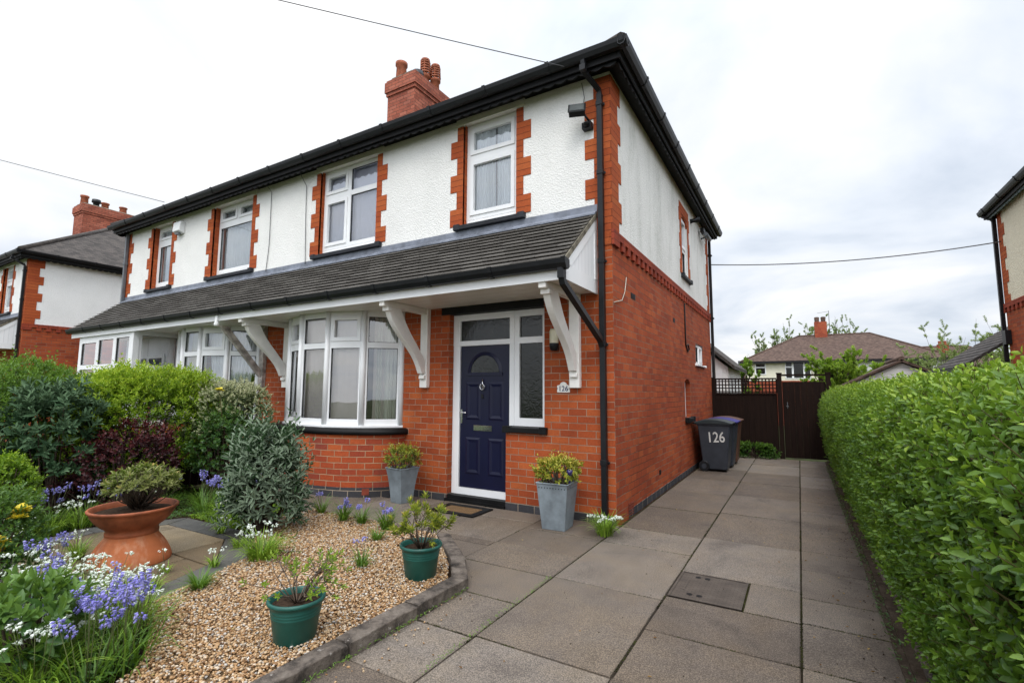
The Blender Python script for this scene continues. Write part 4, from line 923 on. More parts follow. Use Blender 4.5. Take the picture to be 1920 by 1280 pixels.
# kerb round the gravel bed: separate weathered stones in one kerb
def stone_run(name, pts, w_, h, seg, mat, z0=-.05, seed=1, jit=.006):
    g = random.Random(seed); q = MB()
    for (p, r_) in zip(pts[:-1], pts[1:]):
        p, r_ = Vector((*p, 0)), Vector((*r_, 0)); Ln = (r_-p).length; n = max(1, round(Ln/seg)); d = (r_-p).normalized(); nn = Vector((-d.y, d.x, 0))
        for i in range(n):
            a, b = Ln*i/n+.006, Ln*(i+1)/n-.006; hh = h+g.uniform(-jit, jit); o_ = g.uniform(-jit, jit); m_ = 7
            vv = []
            for k in range(m_+1):
                s_ = a+(b-a)*k/m_; e1 = g.uniform(-.003, .003); e2 = g.uniform(-.0035, .0035)
                c_ = .006 if k in (0, m_) else 0
                sg = 1 if w_ > 0 else -1; pr = [(0+o_+e1, z0), (0+o_+e1, hh-.009+e2), (sg*.002+o_+e1, hh-.004+e2-c_), (sg*.009+o_, hh+e2-c_), (w_-sg*.009+o_, hh-e2-c_), (w_-sg*.002+o_, hh-.006), (w_+o_, z0)]
                vv += [tuple(p+d*s_+nn*x+Vector((0, 0, z))) for x, z in pr]
            f = [(k*7+j, k*7+j+1, (k+1)*7+j+1, (k+1)*7+j) for k in range(m_) for j in range(6)]+[tuple(range(7)), tuple(range(m_*7, m_*7+7))[::-1]]
            q.add(vv, f)
    return q.build(name, mat)
KB = [(-.44, -6.2), (-.425, -4.6), (-.40, -2.33), (-.66, -2.0), (-1.27, -1.45)]
struct(stone_run('kerb', KB, .125, .086, .56, M['kerb'], seed=4, jit=.009))
struct(stone_run('path_edging', [(-1.30, -1.40), (-2.5, -1.40), (-5.6, -1.40)], .07, .035, .9, M['kerb'], seed=6))
struct(stone_run('hedge_kerb', [(2.36, 7.3), (2.36, 2.0), (2.36, -6.0)][::-1], -.07, .07, .9, M['kerb'], seed=9, jit=.01))
_m = Mat('dirt', .95, .1); _m.color(_m.ramp(_m.noise(12, 7, .75), [(.3, (.03, .02, .014)), (.5, (.075, .055, .04)), (.7, (.11, .085, .065))])); _m.bump(_m.noise(50, 6, .7), 1., .02); M['dirt'] = _m.m
q = MB(); q.box(2.26, 2.30, -6, 7.3, -.03, .004); q.box(2.30, 3.1, -6, 7.3, -.03, .03); struct(q.build('hedge_soil', M['dirt']))
# patio with dark edging slabs, gravel bed, planting soil
OUT = [(-2.02, -3.86), (-2.34, -2.90), (-3.05, -2.38), (-4.30, -2.40), (-4.75, -3.2), (-4.45, -3.95), (-3.3, -4.45), (-2.55, -4.35)]
IN = [(-2.27, -3.80), (-2.55, -3.03), (-3.12, -2.63), (-4.18, -2.65), (-4.48, -3.2), (-4.28, -3.78), (-3.3, -4.2), (-2.66, -4.12)]
q = MB()
for i in range(8):
    j = (i+1) % 8; a, b, c, d = OUT[i], OUT[j], IN[j], IN[i]
    def sh(p, q_, t): return (p[0]+(q_[0]-p[0])*t, p[1]+(q_[1]-p[1])*t)
    a2, b2, c2, d2 = sh(a, b, .008), sh(b, a, .008), sh(c, d, .008), sh(d, c, .008)
    mid1, mid2 = sh(a2, b2, .495), sh(d2, c2, .495); mid3, mid4 = sh(a2, b2, .505), sh(d2, c2, .505)
    for pl_ in ((a2, mid1, mid2, d2), (mid3, b2, c2, mid4)): q.prism(pl_, -.04, .033, lambda x, y, z: (x, y, z))
struct(q.build('patio_edging', M['darkstone'], bevel=.005))
def clip(poly, x0, x1, y0, y1):
    def cl(P, ins, inter):
        o_ = []
        for i in range(len(P)):
            a, b = P[i-1], P[i]
            if ins(b):
                if not ins(a): o_.append(inter(a, b))
                o_.append(b)
            elif ins(a): o_.append(inter(a, b))
        return o_
    def ix(v): return lambda a, b: (v, a[1]+(b[1]-a[1])*(v-a[0])/(b[0]-a[0]))
    def iy(v): return lambda a, b: (a[0]+(b[0]-a[0])*(v-a[1])/(b[1]-a[1]), v)
    for ins, it in ((lambda p: p[0] >= x0, ix(x0)), (lambda p: p[0] <= x1, ix(x1)), (lambda p: p[1] >= y0, iy(y0)), (lambda p: p[1] <= y1, iy(y1))):
        poly = cl(poly, ins, it)
        if not poly: break
    return poly
q = MB(); INs = [(x*.995+(-3.37)*.005, y*.995+(-3.4)*.005) for x, y in IN]; INs = [(-3.37+(x+3.37)*.99, -3.4+(y+3.4)*.99) for x, y in IN]
for j, (y0, y1) in enumerate(((-4.3, -3.72), (-3.71, -3.12), (-3.11, -2.5))):
    for (x0, x1) in ([(-4.6, -3.95), (-3.94, -3.15), (-3.14, -2.2)], [(-4.6, -3.6), (-3.59, -2.86), (-2.85, -2.2)], [(-4.6, -4.0), (-3.99, -3.1), (-3.09, -2.2)])[j]:
        pl_ = clip(INs, x0+.004, x1-.004, y0+.004, y1-.004)
        if pl_ and len(pl_) > 2: q.prism(pl_, -.04, .028, lambda x, y, z: (x, y, z))
struct(q.build('patio', M['stone'], bevel=.004))
q = MB(); q.prism([(-.5, -7), (-.5, -2.4), (-.7, -2.05), (-1.3, -1.41), (-8, -1.41), (-8, -7)], -.05, .012, lambda x, y, z: (x, y, z)); struct(q.build('bed_soil', M['soil']))
# gravel pebbles
GP = [(-.545, -5.2), (-.54, -2.40), (-.76, -2.10), (-1.36, -1.47), (-3.35, -1.42), (-3.3, -2.1), (-2.9, -2.45), (-2.33, -2.9), (-2.02, -3.86), (-1.60, -3.93), (-1.22, -4.14), (-1.0, -4.5), (-.9, -5.2)]
def inpoly(x, y, P):
    c = np.zeros(len(x), bool)
    for i in range(len(P)):
        (x1, y1), (x2, y2) = P[i-1], P[i]; k = ((y1 > y) != (y2 > y)) & (x < (x2-x1)*(y-y1)/(y2-y1+1e-12)+x1); c ^= k
    return c
_m = Mat('gravel', .55, .4); _g = _m.n('ShaderNodeNewGeometry').outputs['Random Per Island']
_c = _m.ramp(_g, [(.0, (.13, .07, .035)), (.15, (.27, .145, .06)), (.38, (.40, .235, .105)), (.58, (.47, .31, .16)), (.74, (.50, .37, .23)), (.87, (.58, .49, .38)), (.94, (.30, .28, .26)), (1., (.66, .62, .55))])
_m.color(_m.mix(.6, _c, _m.ramp(_m.noise(90, 4, .7), [(.3, (.62, .55, .5)), (.6, WHT)]), 'MULTIPLY')); M['gravel'] = _m.m
def ico():
    t_ = (1+5**.5)/2; v = np.array([(-1, t_, 0), (1, t_, 0), (-1, -t_, 0), (1, -t_, 0), (0, -1, t_), (0, 1, t_), (0, -1, -t_), (0, 1, -t_), (t_, 0, -1), (t_, 0, 1), (-t_, 0, -1), (-t_, 0, 1)])/1.902
    f = np.array([(0, 11, 5), (0, 5, 1), (0, 1, 7), (0, 7, 10), (0, 10, 11), (1, 5, 9), (5, 11, 4), (11, 10, 2), (10, 7, 6), (7, 1, 8), (3, 9, 4), (3, 4, 2), (3, 2, 6), (3, 6, 8), (3, 8, 9), (4, 9, 5), (2, 4, 11), (6, 2, 10), (8, 6, 7), (9, 8, 1)])
    return v, f
def pebbles(name, P, sz, mat):
    v, f = ico(); n = len(P); s_ = sz[:, None]*np.stack([rng.uniform(.75, 1.35, n), rng.uniform(.7, 1.0, n), rng.uniform(.45, .75, n)], 1)
    V = v[None]*(1+rng.normal(0, .10, (n, 12, 1)))*s_[:, None, :]
    a = rng.uniform(0, 6.28, n); b = rng.normal(0, .45, n); ca, sa, cb, sb = np.cos(a), np.sin(a), np.cos(b), np.sin(b)
    x, y, z = V[..., 0], V[..., 1], V[..., 2]; y, z = y*cb[:, None]-z*sb[:, None], y*sb[:, None]+z*cb[:, None]; x, y = x*ca[:, None]-y*sa[:, None], x*sa[:, None]+y*ca[:, None]
    V = np.stack([x, y, z], -1)+P[:, None, :]; F = (np.arange(n)*12)[:, None, None]+f[None]
    return rawmesh(name, V.reshape(-1, 3), [F.reshape(-1, 3)], mat, smooth=True)
q = MB(); q.prism(GP, .0, .036, lambda x, y, z: (x, y, z)); struct(q.build('gravel_base', plain('sandy base', (.20, .13, .07), .95, .1, .35, 30, bump=.6)))
n = 78000; x = rng.uniform(-3.4, -.5, n); y = rng.uniform(-5.0, -1.4, n); k = inpoly(x, y, GP); x, y = x[k], y[k]
z = .040+rng.uniform(0, .018, len(x))+.010*np.sin(x*5+1)*np.sin(y*4)
pebbles('gravel', np.stack([x, y, z], 1), rng.uniform(.0055, .0118, len(x)), M['gravel'])['kind'] = 'stuff'
# stray grit and dead leaves on the drive
n = 500; x = np.concatenate([rng.uniform(-.84, 2.2, 150), 2.24-np.abs(rng.normal(0, .12, 350))]); y = rng.uniform(-4.5, 6.5, n)
pebbles('grit', np.stack([x, y, np.full(n, .003)], 1), rng.uniform(.002, .006, n), M['dirt'])['kind'] = 'stuff'

# ------------------------------------------------------------------ fence, gate, bins
_m = Mat('dark stained timber', .7, .12); _g = _m.noise(5, 6, .7, stretch=(6, 6, .4)); _m.color(_m.ramp(_g, [(.3, (.008, .004, .003)), (.6, (.016, .008, .0055)), (.8, (.028, .015, .010))])); _m.bump(_g, .3, .004); M['stain'] = _m.m
FY = 7.38
t = thing('trellis_fence', (.7, FY, 0), 'dark brown boarded fence with square trellis on top, between the house and the gate', 'fence')
q = MB(); x = .075; g = random.Random(5)
while x < 1.40: q.box(x, min(x+.1195, 1.405), FY+.0+g.uniform(0, .006), FY+.022, .02, 1.455); x += .12
q.build('board_panel', M['stain'], t, bevel=.003)
q = MB()
for zz_ in (.3, 1.2): q.box(.08, 1.40, FY+.023, FY+.06, zz_, zz_+.09)
q.box(.08, 1.405, FY-.02, FY+.05, 1.4555, 1.49); q.box(.08, 1.405, FY-.012, FY+.03, 1.80, 1.835); q.build('rail', M['stain'], t)
q = MB()
for i in range(19): xx = .085+i*.0722; q.box(xx, xx+.026, FY-.004, FY+.008, 1.4905, 1.7995)
for i in range(4): zz_ = 1.50+i*.082; q.box(.08, 1.405, FY+.0085, FY+.019, zz_, zz_+.026)
q.build('trellis', M['stain'], t)
for xx in (.03, ): q = MB(); q.box(xx-.03, xx+.045, FY-.03, FY+.06, 0, 1.86); q.build('post', M['stain'], t)
t = thing('garden_gate', (1.95, FY, 0), 'tall dark brown boarded gate with a high cross rail between two posts', 'gate')
q = MB(); x = 1.515
while x < 2.36: q.box(x, min(x+.1195, 2.362), FY+.0+g.uniform(0, .005), FY+.022, .03, 1.745); x += .12
q.build('gate_panel', M['stain'], t, bevel=.003)
for a, b in ((1.41, 1.51), (2.368, 2.46)):
    q = MB(); q.box(a, b, FY-.04, FY+.06, 0, 1.925); q.box(a-.01, b+.01, FY-.05, FY+.07, 1.9255, 1.95); q.build('post', M['stain'], t)
q = MB(); q.box(1.511, 2.367, FY-.02, FY+.03, 1.875, 1.915); q.box(2.24, 2.33, FY-.005, FY+.05, 1.75, 1.81); q.build('rail', M['stain'], t)
q = MB(); q.box(1.60, 1.612, FY-.012, FY-.0005, 1.14, 1.28); q.box(1.58, 1.63, FY-.02, FY-.0121, 1.18, 1.195); q.build('latch', M['grey_metal'], t)
M['bin_grey'] = plain('charcoal bin plastic', (.034, .039, .050), .5, .3, .12, 5); M['bin_brown'] = plain('brown bin plastic', (.10, .045, .028), .5, .4, .15, 5)
M['bin_blue'] = plain('violet blue plastic', (.035, .028, .20), .5, .3, .1, 5); M['bin_lid'] = plain('dark lid plastic', (.026, .034, .037), .5, .3, .12, 5); M['chalk'] = plain('chalky white paint', (.60, .60, .58), .8, .2, .1)
def wheelie(x, y, body, lid, label, blue=False, number=False):
    t = thing('wheelie_bin', (x, y, 0), label, 'bin', 'wheelie bins by the side wall')
    def B(lo, hi, z0, z1, mb, n=1):     # tapered box (x0,x1,y0,y1)
        v = [(x+a, y+b, z) for (r_, z) in ((lo, z0), (hi, z1)) for a, b in ((r_[0], r_[2]), (r_[1], r_[2]), (r_[1], r_[3]), (r_[0], r_[3]))]
        mb.add(v, [(3, 2, 1, 0), (4, 5, 6, 7)]+[(i, (i+1) % 4, 4+(i+1) % 4, 4+i) for i in range(4)])
    q = MB(); B((.10, .52, .04, .48), (.02, .60, .0, .54), .04, .88, q); q.build('body', body, t, bevel=.018)
    q = MB(); B((.005, .615, -.015, .555), (.0, .62, -.02, .56), .865, .905, q); q.build('rim', body, t, bevel=.008)
    q = MB(); n = 10; xs = [-.03+.67*i/n for i in range(n+1)]; hz = [.905+.062*math.sin(math.pi*min(1, i/n*1.05))**.7+.012 for i in range(n+1)]
    v = [(x+a, y+b, z) for b in (-.035, .575) for a, z in zip(xs, hz)]+[(x+a, y+b, .902) for b in (-.035, .575) for a in xs]; m_ = n+1
    q.add(v, [(i, i+1, m_+i+1, m_+i) for i in range(n)]+[(2*m_+i, 2*m_+i+1, i+1, i) for i in range(n)]+[(m_+i, m_+i+1, 3*m_+i+1, 3*m_+i) for i in range(n)]+[(0, m_, 3*m_, 2*m_), (n, 2*m_+n, 3*m_+n, m_+n)])
    ld = q.build('lid', lid, t, bevel=.006)
    q = MB(); q.tube([(x-.06, y+.04, .90), (x-.06, y+.50, .90)], .016, 8); q.tube([(x-.06, y+.07, .90), (x+.01, y+.07, .88)], .016, 6); q.tube([(x-.06, y+.47, .90), (x+.01, y+.47, .88)], .016, 6); q.build('handle', M['bin_blue'] if blue else lid, t)
    for yy in (.0, .49):
        q = MB(); q.tube([(x+.12, y+yy, .10), (x+.12, y+yy+.045, .10)], .10, 18, smooth=False); w_ = q.build('wheel', M['black'], t, bevel=.01)
        q = MB(); q.tube([(x+.12, y+yy-.006, .10), (x+.12, y+yy+.051, .10)], .045, 12, smooth=False); q.build('hub', body, w_)
    if number: text_mesh('126', .27, M['chalk'], t, Matrix.Translation((x+.345, y+.006, .64)) @ Matrix.Rotation(R(2.5), 4, 'X') @ Matrix.Rotation(R(-3), 4, 'Y') @ Matrix(((.8, 0, 0, 0), (0, 0, -1, 0), (0, 1, 0, 0), (0, 0, 0, 1))), ext=.001, bold=.003)
    return t
wheelie(.10, 4.52, M['bin_grey'], M['bin_lid'], 'charcoal wheelie bin with 126 painted in white on its side, nearest of the row', number=True)
wheelie(.13, 5.14, M['bin_grey'], M['bin_blue'], 'wheelie bin with a violet blue lid in the middle of the row', True)
wheelie(.14, 5.76, M['bin_brown'], M['bin_brown'], 'brown wheelie bin at the back of the row by the fence')

# ------------------------------------------------------------------ pots
M['potgreen'] = plain('green plastic pot', (.012, .095, .075), .42, .45, .12, 8); M['potgrey'] = plain('grey glazed square pot', (.20, .235, .26), .5, .4, .16, 7, bump=.15, bscale=30)
_m = Mat('terracotta', .8, .25); _c = _m.ramp(_m.noise(4, 6, .6), [(.3, (.30, .085, .032)), (.6, (.42, .13, .048)), (.8, (.47, .17, .07))])
_s = _m.math('MULTIPLY', _m.ramp(_m.noise(7, 6, .7, stretch=(1.5, 1.5, .5)), [(.50, BLK), (.66, WHT)]), .45); _c = _m.mix(_s, _c, (.52, .30, .19)); _c = _m.mix(_m.ramp(_m.noise(2.3, 5, .7), [(.60, BLK), (.75, (.6, .6, .6))]), _c, (.16, .06, .03)); _m.color(_c); M['terracotta'] = _m.m
M['terracotta_dark'] = plain('damp terracotta', (.30, .085, .035), .6, .35, .3, 5)
M['stemgrey'] = plain('grey woody stem', (.16, .12, .09), .9, .15, .3, 30)
def rosette(Pc, Dc, n, ll, lw, t0, tpl=LEAF_A, op=1.0):
    sets = []
    for P_, D_ in zip(Pc, Dc):
        D_ = norm(np.array(D_)); ref = norm(rng.normal(size=3)); A = norm(np.cross(D_, ref)); C_ = np.cross(D_, A); a = np.arange(n)*2.4+rng.uniform(0, 6)
        f = np.arange(n)/n; side = A*np.cos(a)[:, None]+C_*np.sin(a)[:, None]; d = norm(side*(op*(1-.6*f))[:, None]+D_*(.25+.8*f)[:, None])
        P = P_-D_*(.03*(1-f))[:, None]
        sets.append(leaves_arrays(P, d, np.repeat(D_[None], n, 0), ll*rng.uniform(.7, 1.1, n), lw*rng.uniform(.8, 1.1, n), np.clip(t0+.35*f+rng.normal(0, .12, n), 0, 1), tpl))
    return sets
def twiggy(t, c, z0, h, spread, nst, seed, mat, ll=.045, lw=.011, nl=13, t0=.4):
    global rng
    rng = np.random.default_rng(seed); mb = MB(); tips, dirs = [], []
    for i in range(nst):
        a = rng.uniform(0, 6.28); r_ = spread*rng.uniform(.25, 1)**.6; hh = h*rng.uniform(.45, 1)*(1-.35*r_/spread)
        p0 = np.array([c[0]+.02*math.cos(a), c[1]+.02*math.sin(a), z0]); p3 = np.array([c[0]+r_*math.cos(a), c[1]+r_*math.sin(a), z0+hh])
        p1 = p0*.65+p3*.35+np.array([0, 0, .02])+rng.normal(0, .012, 3); p2 = p0*.3+p3*.7+rng.normal(0, .015, 3)
        mb.tube([p0, p1, p2, p3], [.0045, .0034, .0026, .0016], 5); tips.append(p3); dirs.append(norm(p3-p2)+np.array([0, 0, .3]))
        for k in range(rng.integers(1, 3)):
            s_ = p2*.6+p1*.4; e_ = s_+norm(rng.normal(size=3)+np.array([math.cos(a), math.sin(a), 1.2]))*rng.uniform(.06, .13); mb.tube([s_, (s_+e_)/2+rng.normal(0, .008, 3), e_], [.0035, .003, .0018], 4); tips.append(e_); dirs.append(norm(e_-s_))
    mb.build('stem', M['stemgrey'], t); join_leaves('foliage', rosette(np.array(tips), dirs, nl, ll, lw, t0, op=1.1), mat, t)
def green_pot(x, y, sc_, label):
    t = thing('green_pot', (x, y, .04), label, 'plant pot', 'round green plastic pots on the gravel')
    H = .255*sc_; a = .118*sc_; b = .152*sc_
    pr = [(a-.006, .0), (a, .006), (a+(b-a)*.62, H*.62), (a+(b-a)*.63+.003, H*.635), (a+(b-a)*.66, H*.65), (a+(b-a)*.70+.001, H*.69), (a+(b-a)*.71+.003, H*.705), (a+(b-a)*.74, H*.72), (a+(b-a)*.78+.001, H*.76), (a+(b-a)*.79+.003, H*.775), (a+(b-a)*.82, H*.79), (b, H*.90), (b+.012, H*.915), (b+.016, H*.955), (b+.012, H), (b+.003, H+.002), (b-.004, H-.006), (b-.010, H*.80)]
    q = MB(); q.lathe([(r_, z+.04) for r_, z in pr], 48, (x, y)); q.build('pot', M['potgreen'], t)
    q = MB(); q.cap(b-.012, .04+H*.86, 32, (x, y)); q.build('compost', M['soil'], t)
    return t, .04+H*.86
t, zt = green_pot(-.775, -3.545, .97, 'round green plastic pot with a nearly bare twiggy plant, nearest the camera'); twiggy(t, (-.78, -3.54), zt, .36, .34, 20, 3, M['pearleaf'], .036, .012, 8, .30)
t, zt = green_pot(-.80, -2.41, 1.0, 'round green plastic pot with a leafy twiggy shrub beside the bend of the kerb'); twiggy(t, (-.80, -2.41), zt, .50, .27, 20, 8, M['golden'], .056, .014, 12, .10)
def square_pot(x, y, wt, wb, h, rz, label, flare=False, holes=False):
    t = thing('square_pot', (x, y, 0), label, 'plant pot', 'tall square grey pots by the front door', rz=rz)
    q = MB(); n = 10
    def half(z): f = z/h; return (wb+(wt-wb)*(f if not flare else f**1.6))/2
    zs = [h*i/n for i in range(n+1)]; v = []
    for z in zs: r_ = half(z); v += [(-r_, -r_, z), (r_, -r_, z), (r_, r_, z), (-r_, r_, z)]
    r_ = half(h)
    for rr, z in ((r_+.008, h), (r_+.008, h+.014), (r_-.012, h+.014), (r_-.03, h-.08)): v += [(-rr, -rr, z), (rr, -rr, z), (rr, rr, z), (-rr, rr, z)]
    m_ = len(v)//4; q.add(v, [(k*4+i, k*4+(i+1) % 4, (k+1)*4+(i+1) % 4, (k+1)*4+i) for k in range(m_-1) for i in range(4)]+[(3, 2, 1, 0)]); q.build('pot', M['potgrey'], t, bevel=.004)
    rr = half(h)-.02; q = MB(); q.add([(-rr, -rr, h-.03), (rr, -rr, h-.03), (rr, rr, h-.03), (-rr, rr, h-.03)], [(0, 1, 2, 3)]); q.build('compost', M['soil'], t)
    if holes:
        q = MB(); zz_ = h-.035
        for s_ in range(2):
            for i in range(10):
                u = -half(zz_)+.02+i*(2*half(zz_)-.04)/9.5; r2 = half(zz_)+.0015
                tri = [(u, 0), (u+.016, 0), (u+.008, -.014)]
                q.add([((a, -r2, zz_+b) if s_ == 0 else (r2, a, zz_+b)) for a, b in tri], [(0, 1, 2)])
        q.build('pierced_pattern', M['black_mat'], t)
    return t
t = square_pot(-.535, -.43, .36, .265, .49, R(4), 'square grey tapered pot with golden shrub and pierced rim by the corner drainpipe', holes=True)
t2 = square_pot(-2.87, -.40, .32, .215, .45, R(-8), 'flared square grey pot with a yellow green shrub between the bow window and the door', flare=True)
def potbush(t, base, r, h, mat, seed, n=150, ll=.045, lw=.017, dark=.35, tpl=LEAF_B):
    # foliage in the thing's own (rotated) coordinates
    bush('x', (0, 0, base), r, h, '', '', mat, n, .06, 3, ll, lw, seed=seed, tpl=tpl, root=t, base=.0, dark=dark, young=.4, up=.5, stemmat=M['stemgrey'], lumps=.3, shoots_out=30)
potbush(t, .46, (.23, .18), .27, M['golden'], 5, 110, .055, .020, .28)
potbush(t2, .42, (.235, .19), .29, M['golden'], 6, 130, .036, .017, .05)
q = MB(); q.lathe([(.006, .46), (.006, .55), (.012, .575), (.032, .59), (.040, .62), (.032, .648), (.001, .662)], 18, (-.355, -.50)); tag(q.build('glass_watering_globe', None or plain('cobalt glass', (.02, .01, .12), .08, .8), loc=(-.355, -.50, .43)), 'dark blue glass watering globe standing in the square grey pot by the corner', 'ornament')
mb = MB(); mb.box(-2.25, -1.60, -.60, -.17, .001, .012); t = thing('door_mat', (-1.92, -.38, 0), 'coir door mat with a black rubber border in front of the door', 'mat')
q = MB(); q.grid(-2.24, -1.56, -.60, -.15, [(-2.15, -1.65, -.51, -.24)], lambda a, d, b: (a, b, d), .003, .016); q.build('border', M['black_mat'], t)
_m = Mat('coir', .95, .1); _m.color(_m.ramp(_m.noise(60, 5, .7), [(.3, (.10, .06, .03)), (.7, (.27, .17, .09))])); _m.bump(_m.noise(200), .9, .01)
q = MB(); q.box(-2.15, -1.65, -.51, -.24, .003, .013); q.build('coir', _m.m, t)

# terracotta planter: a bowl standing on an upturned bowl
t = thing('terracotta_planter', (-3.20, -3.40, .03), 'large terracotta bowl planter on an upturned terracotta bowl, on the stone patio', 'planter')
c = (-3.20, -3.40)
q = MB(); q.lathe([(.295, .031), (.298, .045), (.285, .09), (.262, .14), (.232, .19), (.205, .225), (.19, .245), (.19, .262)], 64, c); q.build('base', M['terracotta'], t)
q = MB(); q.lathe([(.185, .258), (.190, .262), (.192, .285), (.185, .305), (.200, .325), (.235, .35), (.272, .39), (.300, .435), (.312, .462), (.322, .468), (.326, .482), (.318, .492), (.304, .488), (.296, .455), (.28, .43)], 64, c); q.build('bowl', M['terracotta_dark'], t)
q = MB(); n_ = 40; q.add([(c[0], c[1], .465)]+[(c[0]+.29*math.cos(a), c[1]+.29*math.sin(a), .445) for a in np.linspace(0, 6.283, n_+1)[:-1]], [(0, 1+i, 1+(i+1) % n_) for i in range(n_)]); q.build('compost', M['soil'], t)
t = thing('azalea_bush', (-3.2, -3.40, .45), 'rounded olive green azalea with some orange leaves growing in the terracotta bowl', 'shrub')
rng = np.random.default_rng(21)
n = 210; d = norm(rng.normal(size=(n, 3))); d[:, 2] = np.abs(d[:, 2])*.95-.15; cc = np.array([-3.16, -3.36, .665]); rr = rng.uniform(.7, 1.05, n); P = cc+d*rr[:, None]*np.array([.29, .29, .215]); P[:, 2] = np.maximum(P[:, 2], .50)
mb = MB()
for i in range(0, n, 2):
    s0 = np.array([-3.18+rng.normal(0, .02), -3.38+rng.normal(0, .02), .46]); md = s0*.45+P[i]*.55+rng.normal(0, .015, 3)-np.array([0, 0, .02]); mb.tube([s0, md, P[i]], [.006, .004, .0018], 4)
mb.build('stem', M['bark'], t)
k_ = np.arange(n) % 3 != 0
join_leaves('foliage', rosette(P[k_], d[k_]+np.array([0, 0, .5]), 8, .055, .017, .30, LEAF_B, op=1.2)+rosette(P[:60]*.75+cc*.25, d[:60], 7, .05, .015, .15, op=1.2), M['azalea'], t)

# ------------------------------------------------------------------ privet hedge on the right
def hedge():
    global rng
    rng = np.random.default_rng(31)
    t = thing('privet_hedge', (2.7, 1.2, 0), 'long clipped bright green privet hedge along the right of the driveway', 'hedge')
    y0, y1 = -6.3, 7.15
    # cross-section parameter s: 0 bottom of the face -> 1 shoulder -> 2 top -> 3 far side
    prof = np.array([(2.42, .10), (2.34, .35), (2.28, .75), (2.25, 1.05), (2.28, 1.30), (2.36, 1.45), (2.50, 1.515), (2.70, 1.54), (2.90, 1.52), (3.0, 1.40), (3.05, 1.0)])
    seg = np.linalg.norm(np.diff(prof, axis=0), axis=1); cs = np.concatenate([[0], np.cumsum(seg)])
    def at(s_):
        i = np.clip(np.searchsorted(cs, s_)-1, 0, len(seg)-1); f = (s_-cs[i])/seg[i]; p = prof[i]*(1-f)[:, None]+prof[i+1]*f[:, None]; tn = (prof[i+1]-prof[i])/seg[i][:, None]
        return p, np.stack([-tn[:, 1], tn[:, 0]], 1)
    def sample(n, depth, ya, yb, smax):
        y = rng.uniform(ya, yb, n); s_ = rng.uniform(0, smax, n); p, nn = at(s_); N3 = np.stack([nn[:, 0], np.zeros(n), nn[:, 1]], 1)
        P = np.stack([p[:, 0], y, p[:, 1]], 1); lump = .035*fbm(P, 2.0, 5)+.028*fbm(P, 7., 8)
        endc = np.clip((y-(y1-.35))/.35, 0, 1)**2; P[:, 2] -= .12*endc*(P[:, 2] > .6); P[:, 0] += .16*endc
        return P+N3*(lump-depth+rng.normal(0, .018, n))[:, None], N3, s_, lump
    sets = []
    Ps, Ds, Ts = [], [], []
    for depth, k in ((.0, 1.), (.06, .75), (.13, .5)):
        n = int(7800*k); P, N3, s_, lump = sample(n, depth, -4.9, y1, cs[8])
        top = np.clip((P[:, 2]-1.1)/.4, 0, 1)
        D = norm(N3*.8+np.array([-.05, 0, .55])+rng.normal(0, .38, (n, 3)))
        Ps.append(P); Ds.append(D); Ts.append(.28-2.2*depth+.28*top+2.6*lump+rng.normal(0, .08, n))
    P, D, T0 = map(np.concatenate, (Ps, Ds, Ts)); sl_ = rng.uniform(.05, .10, len(P))
    k_ = (P[:, 2] > 1.42) & (rng.random(len(P)) < .15); sl_[k_] *= 1.35; D[k_] = norm(D[k_]+np.array([0, 0, .5])); T0[k_] += .15
    near = P[:, 1] < -1.2
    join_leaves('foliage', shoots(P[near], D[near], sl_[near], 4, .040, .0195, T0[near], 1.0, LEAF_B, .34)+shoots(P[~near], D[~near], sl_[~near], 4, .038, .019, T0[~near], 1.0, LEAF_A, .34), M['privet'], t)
    idx = np.where(near)[0]; idx = idx[rng.random(len(idx)) < .5]; twigs_mb(P[idx], D[idx], sl_[idx]*1.0, .0016).build('stem', M['privet_twig'], t)
    # dark inner mass of old wood and shaded leaves
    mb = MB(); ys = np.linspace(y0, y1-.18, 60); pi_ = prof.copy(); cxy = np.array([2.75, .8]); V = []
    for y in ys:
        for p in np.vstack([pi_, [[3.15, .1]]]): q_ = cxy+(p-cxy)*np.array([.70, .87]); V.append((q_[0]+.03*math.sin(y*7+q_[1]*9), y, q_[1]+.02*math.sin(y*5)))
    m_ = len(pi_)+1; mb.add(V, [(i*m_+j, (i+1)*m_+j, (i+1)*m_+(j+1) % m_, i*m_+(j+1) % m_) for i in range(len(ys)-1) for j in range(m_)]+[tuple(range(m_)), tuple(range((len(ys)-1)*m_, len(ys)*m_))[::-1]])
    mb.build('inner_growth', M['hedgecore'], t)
    mb = MB()
    for i in range(150):
        y = rng.uniform(-4.9, 7); x = 2.47+rng.uniform(0, .12); e_ = (x-.06+rng.normal(0, .05), y+rng.normal(0, .1), rng.uniform(.35, .6)); mb.tube([(x, y, .0), ((x+e_[0])/2+.02, (y+e_[1])/2, .2), e_], [.011, .009, .005], 5)
    mb.build('trunk', M['bark'], t)
M['privet_twig'] = plain('green brown twig', (.10, .085, .03), .7, .2, .2)
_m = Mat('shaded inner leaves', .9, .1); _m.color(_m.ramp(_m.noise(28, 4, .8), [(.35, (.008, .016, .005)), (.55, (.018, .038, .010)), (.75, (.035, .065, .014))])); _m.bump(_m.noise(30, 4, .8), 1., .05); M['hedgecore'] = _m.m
hedge()

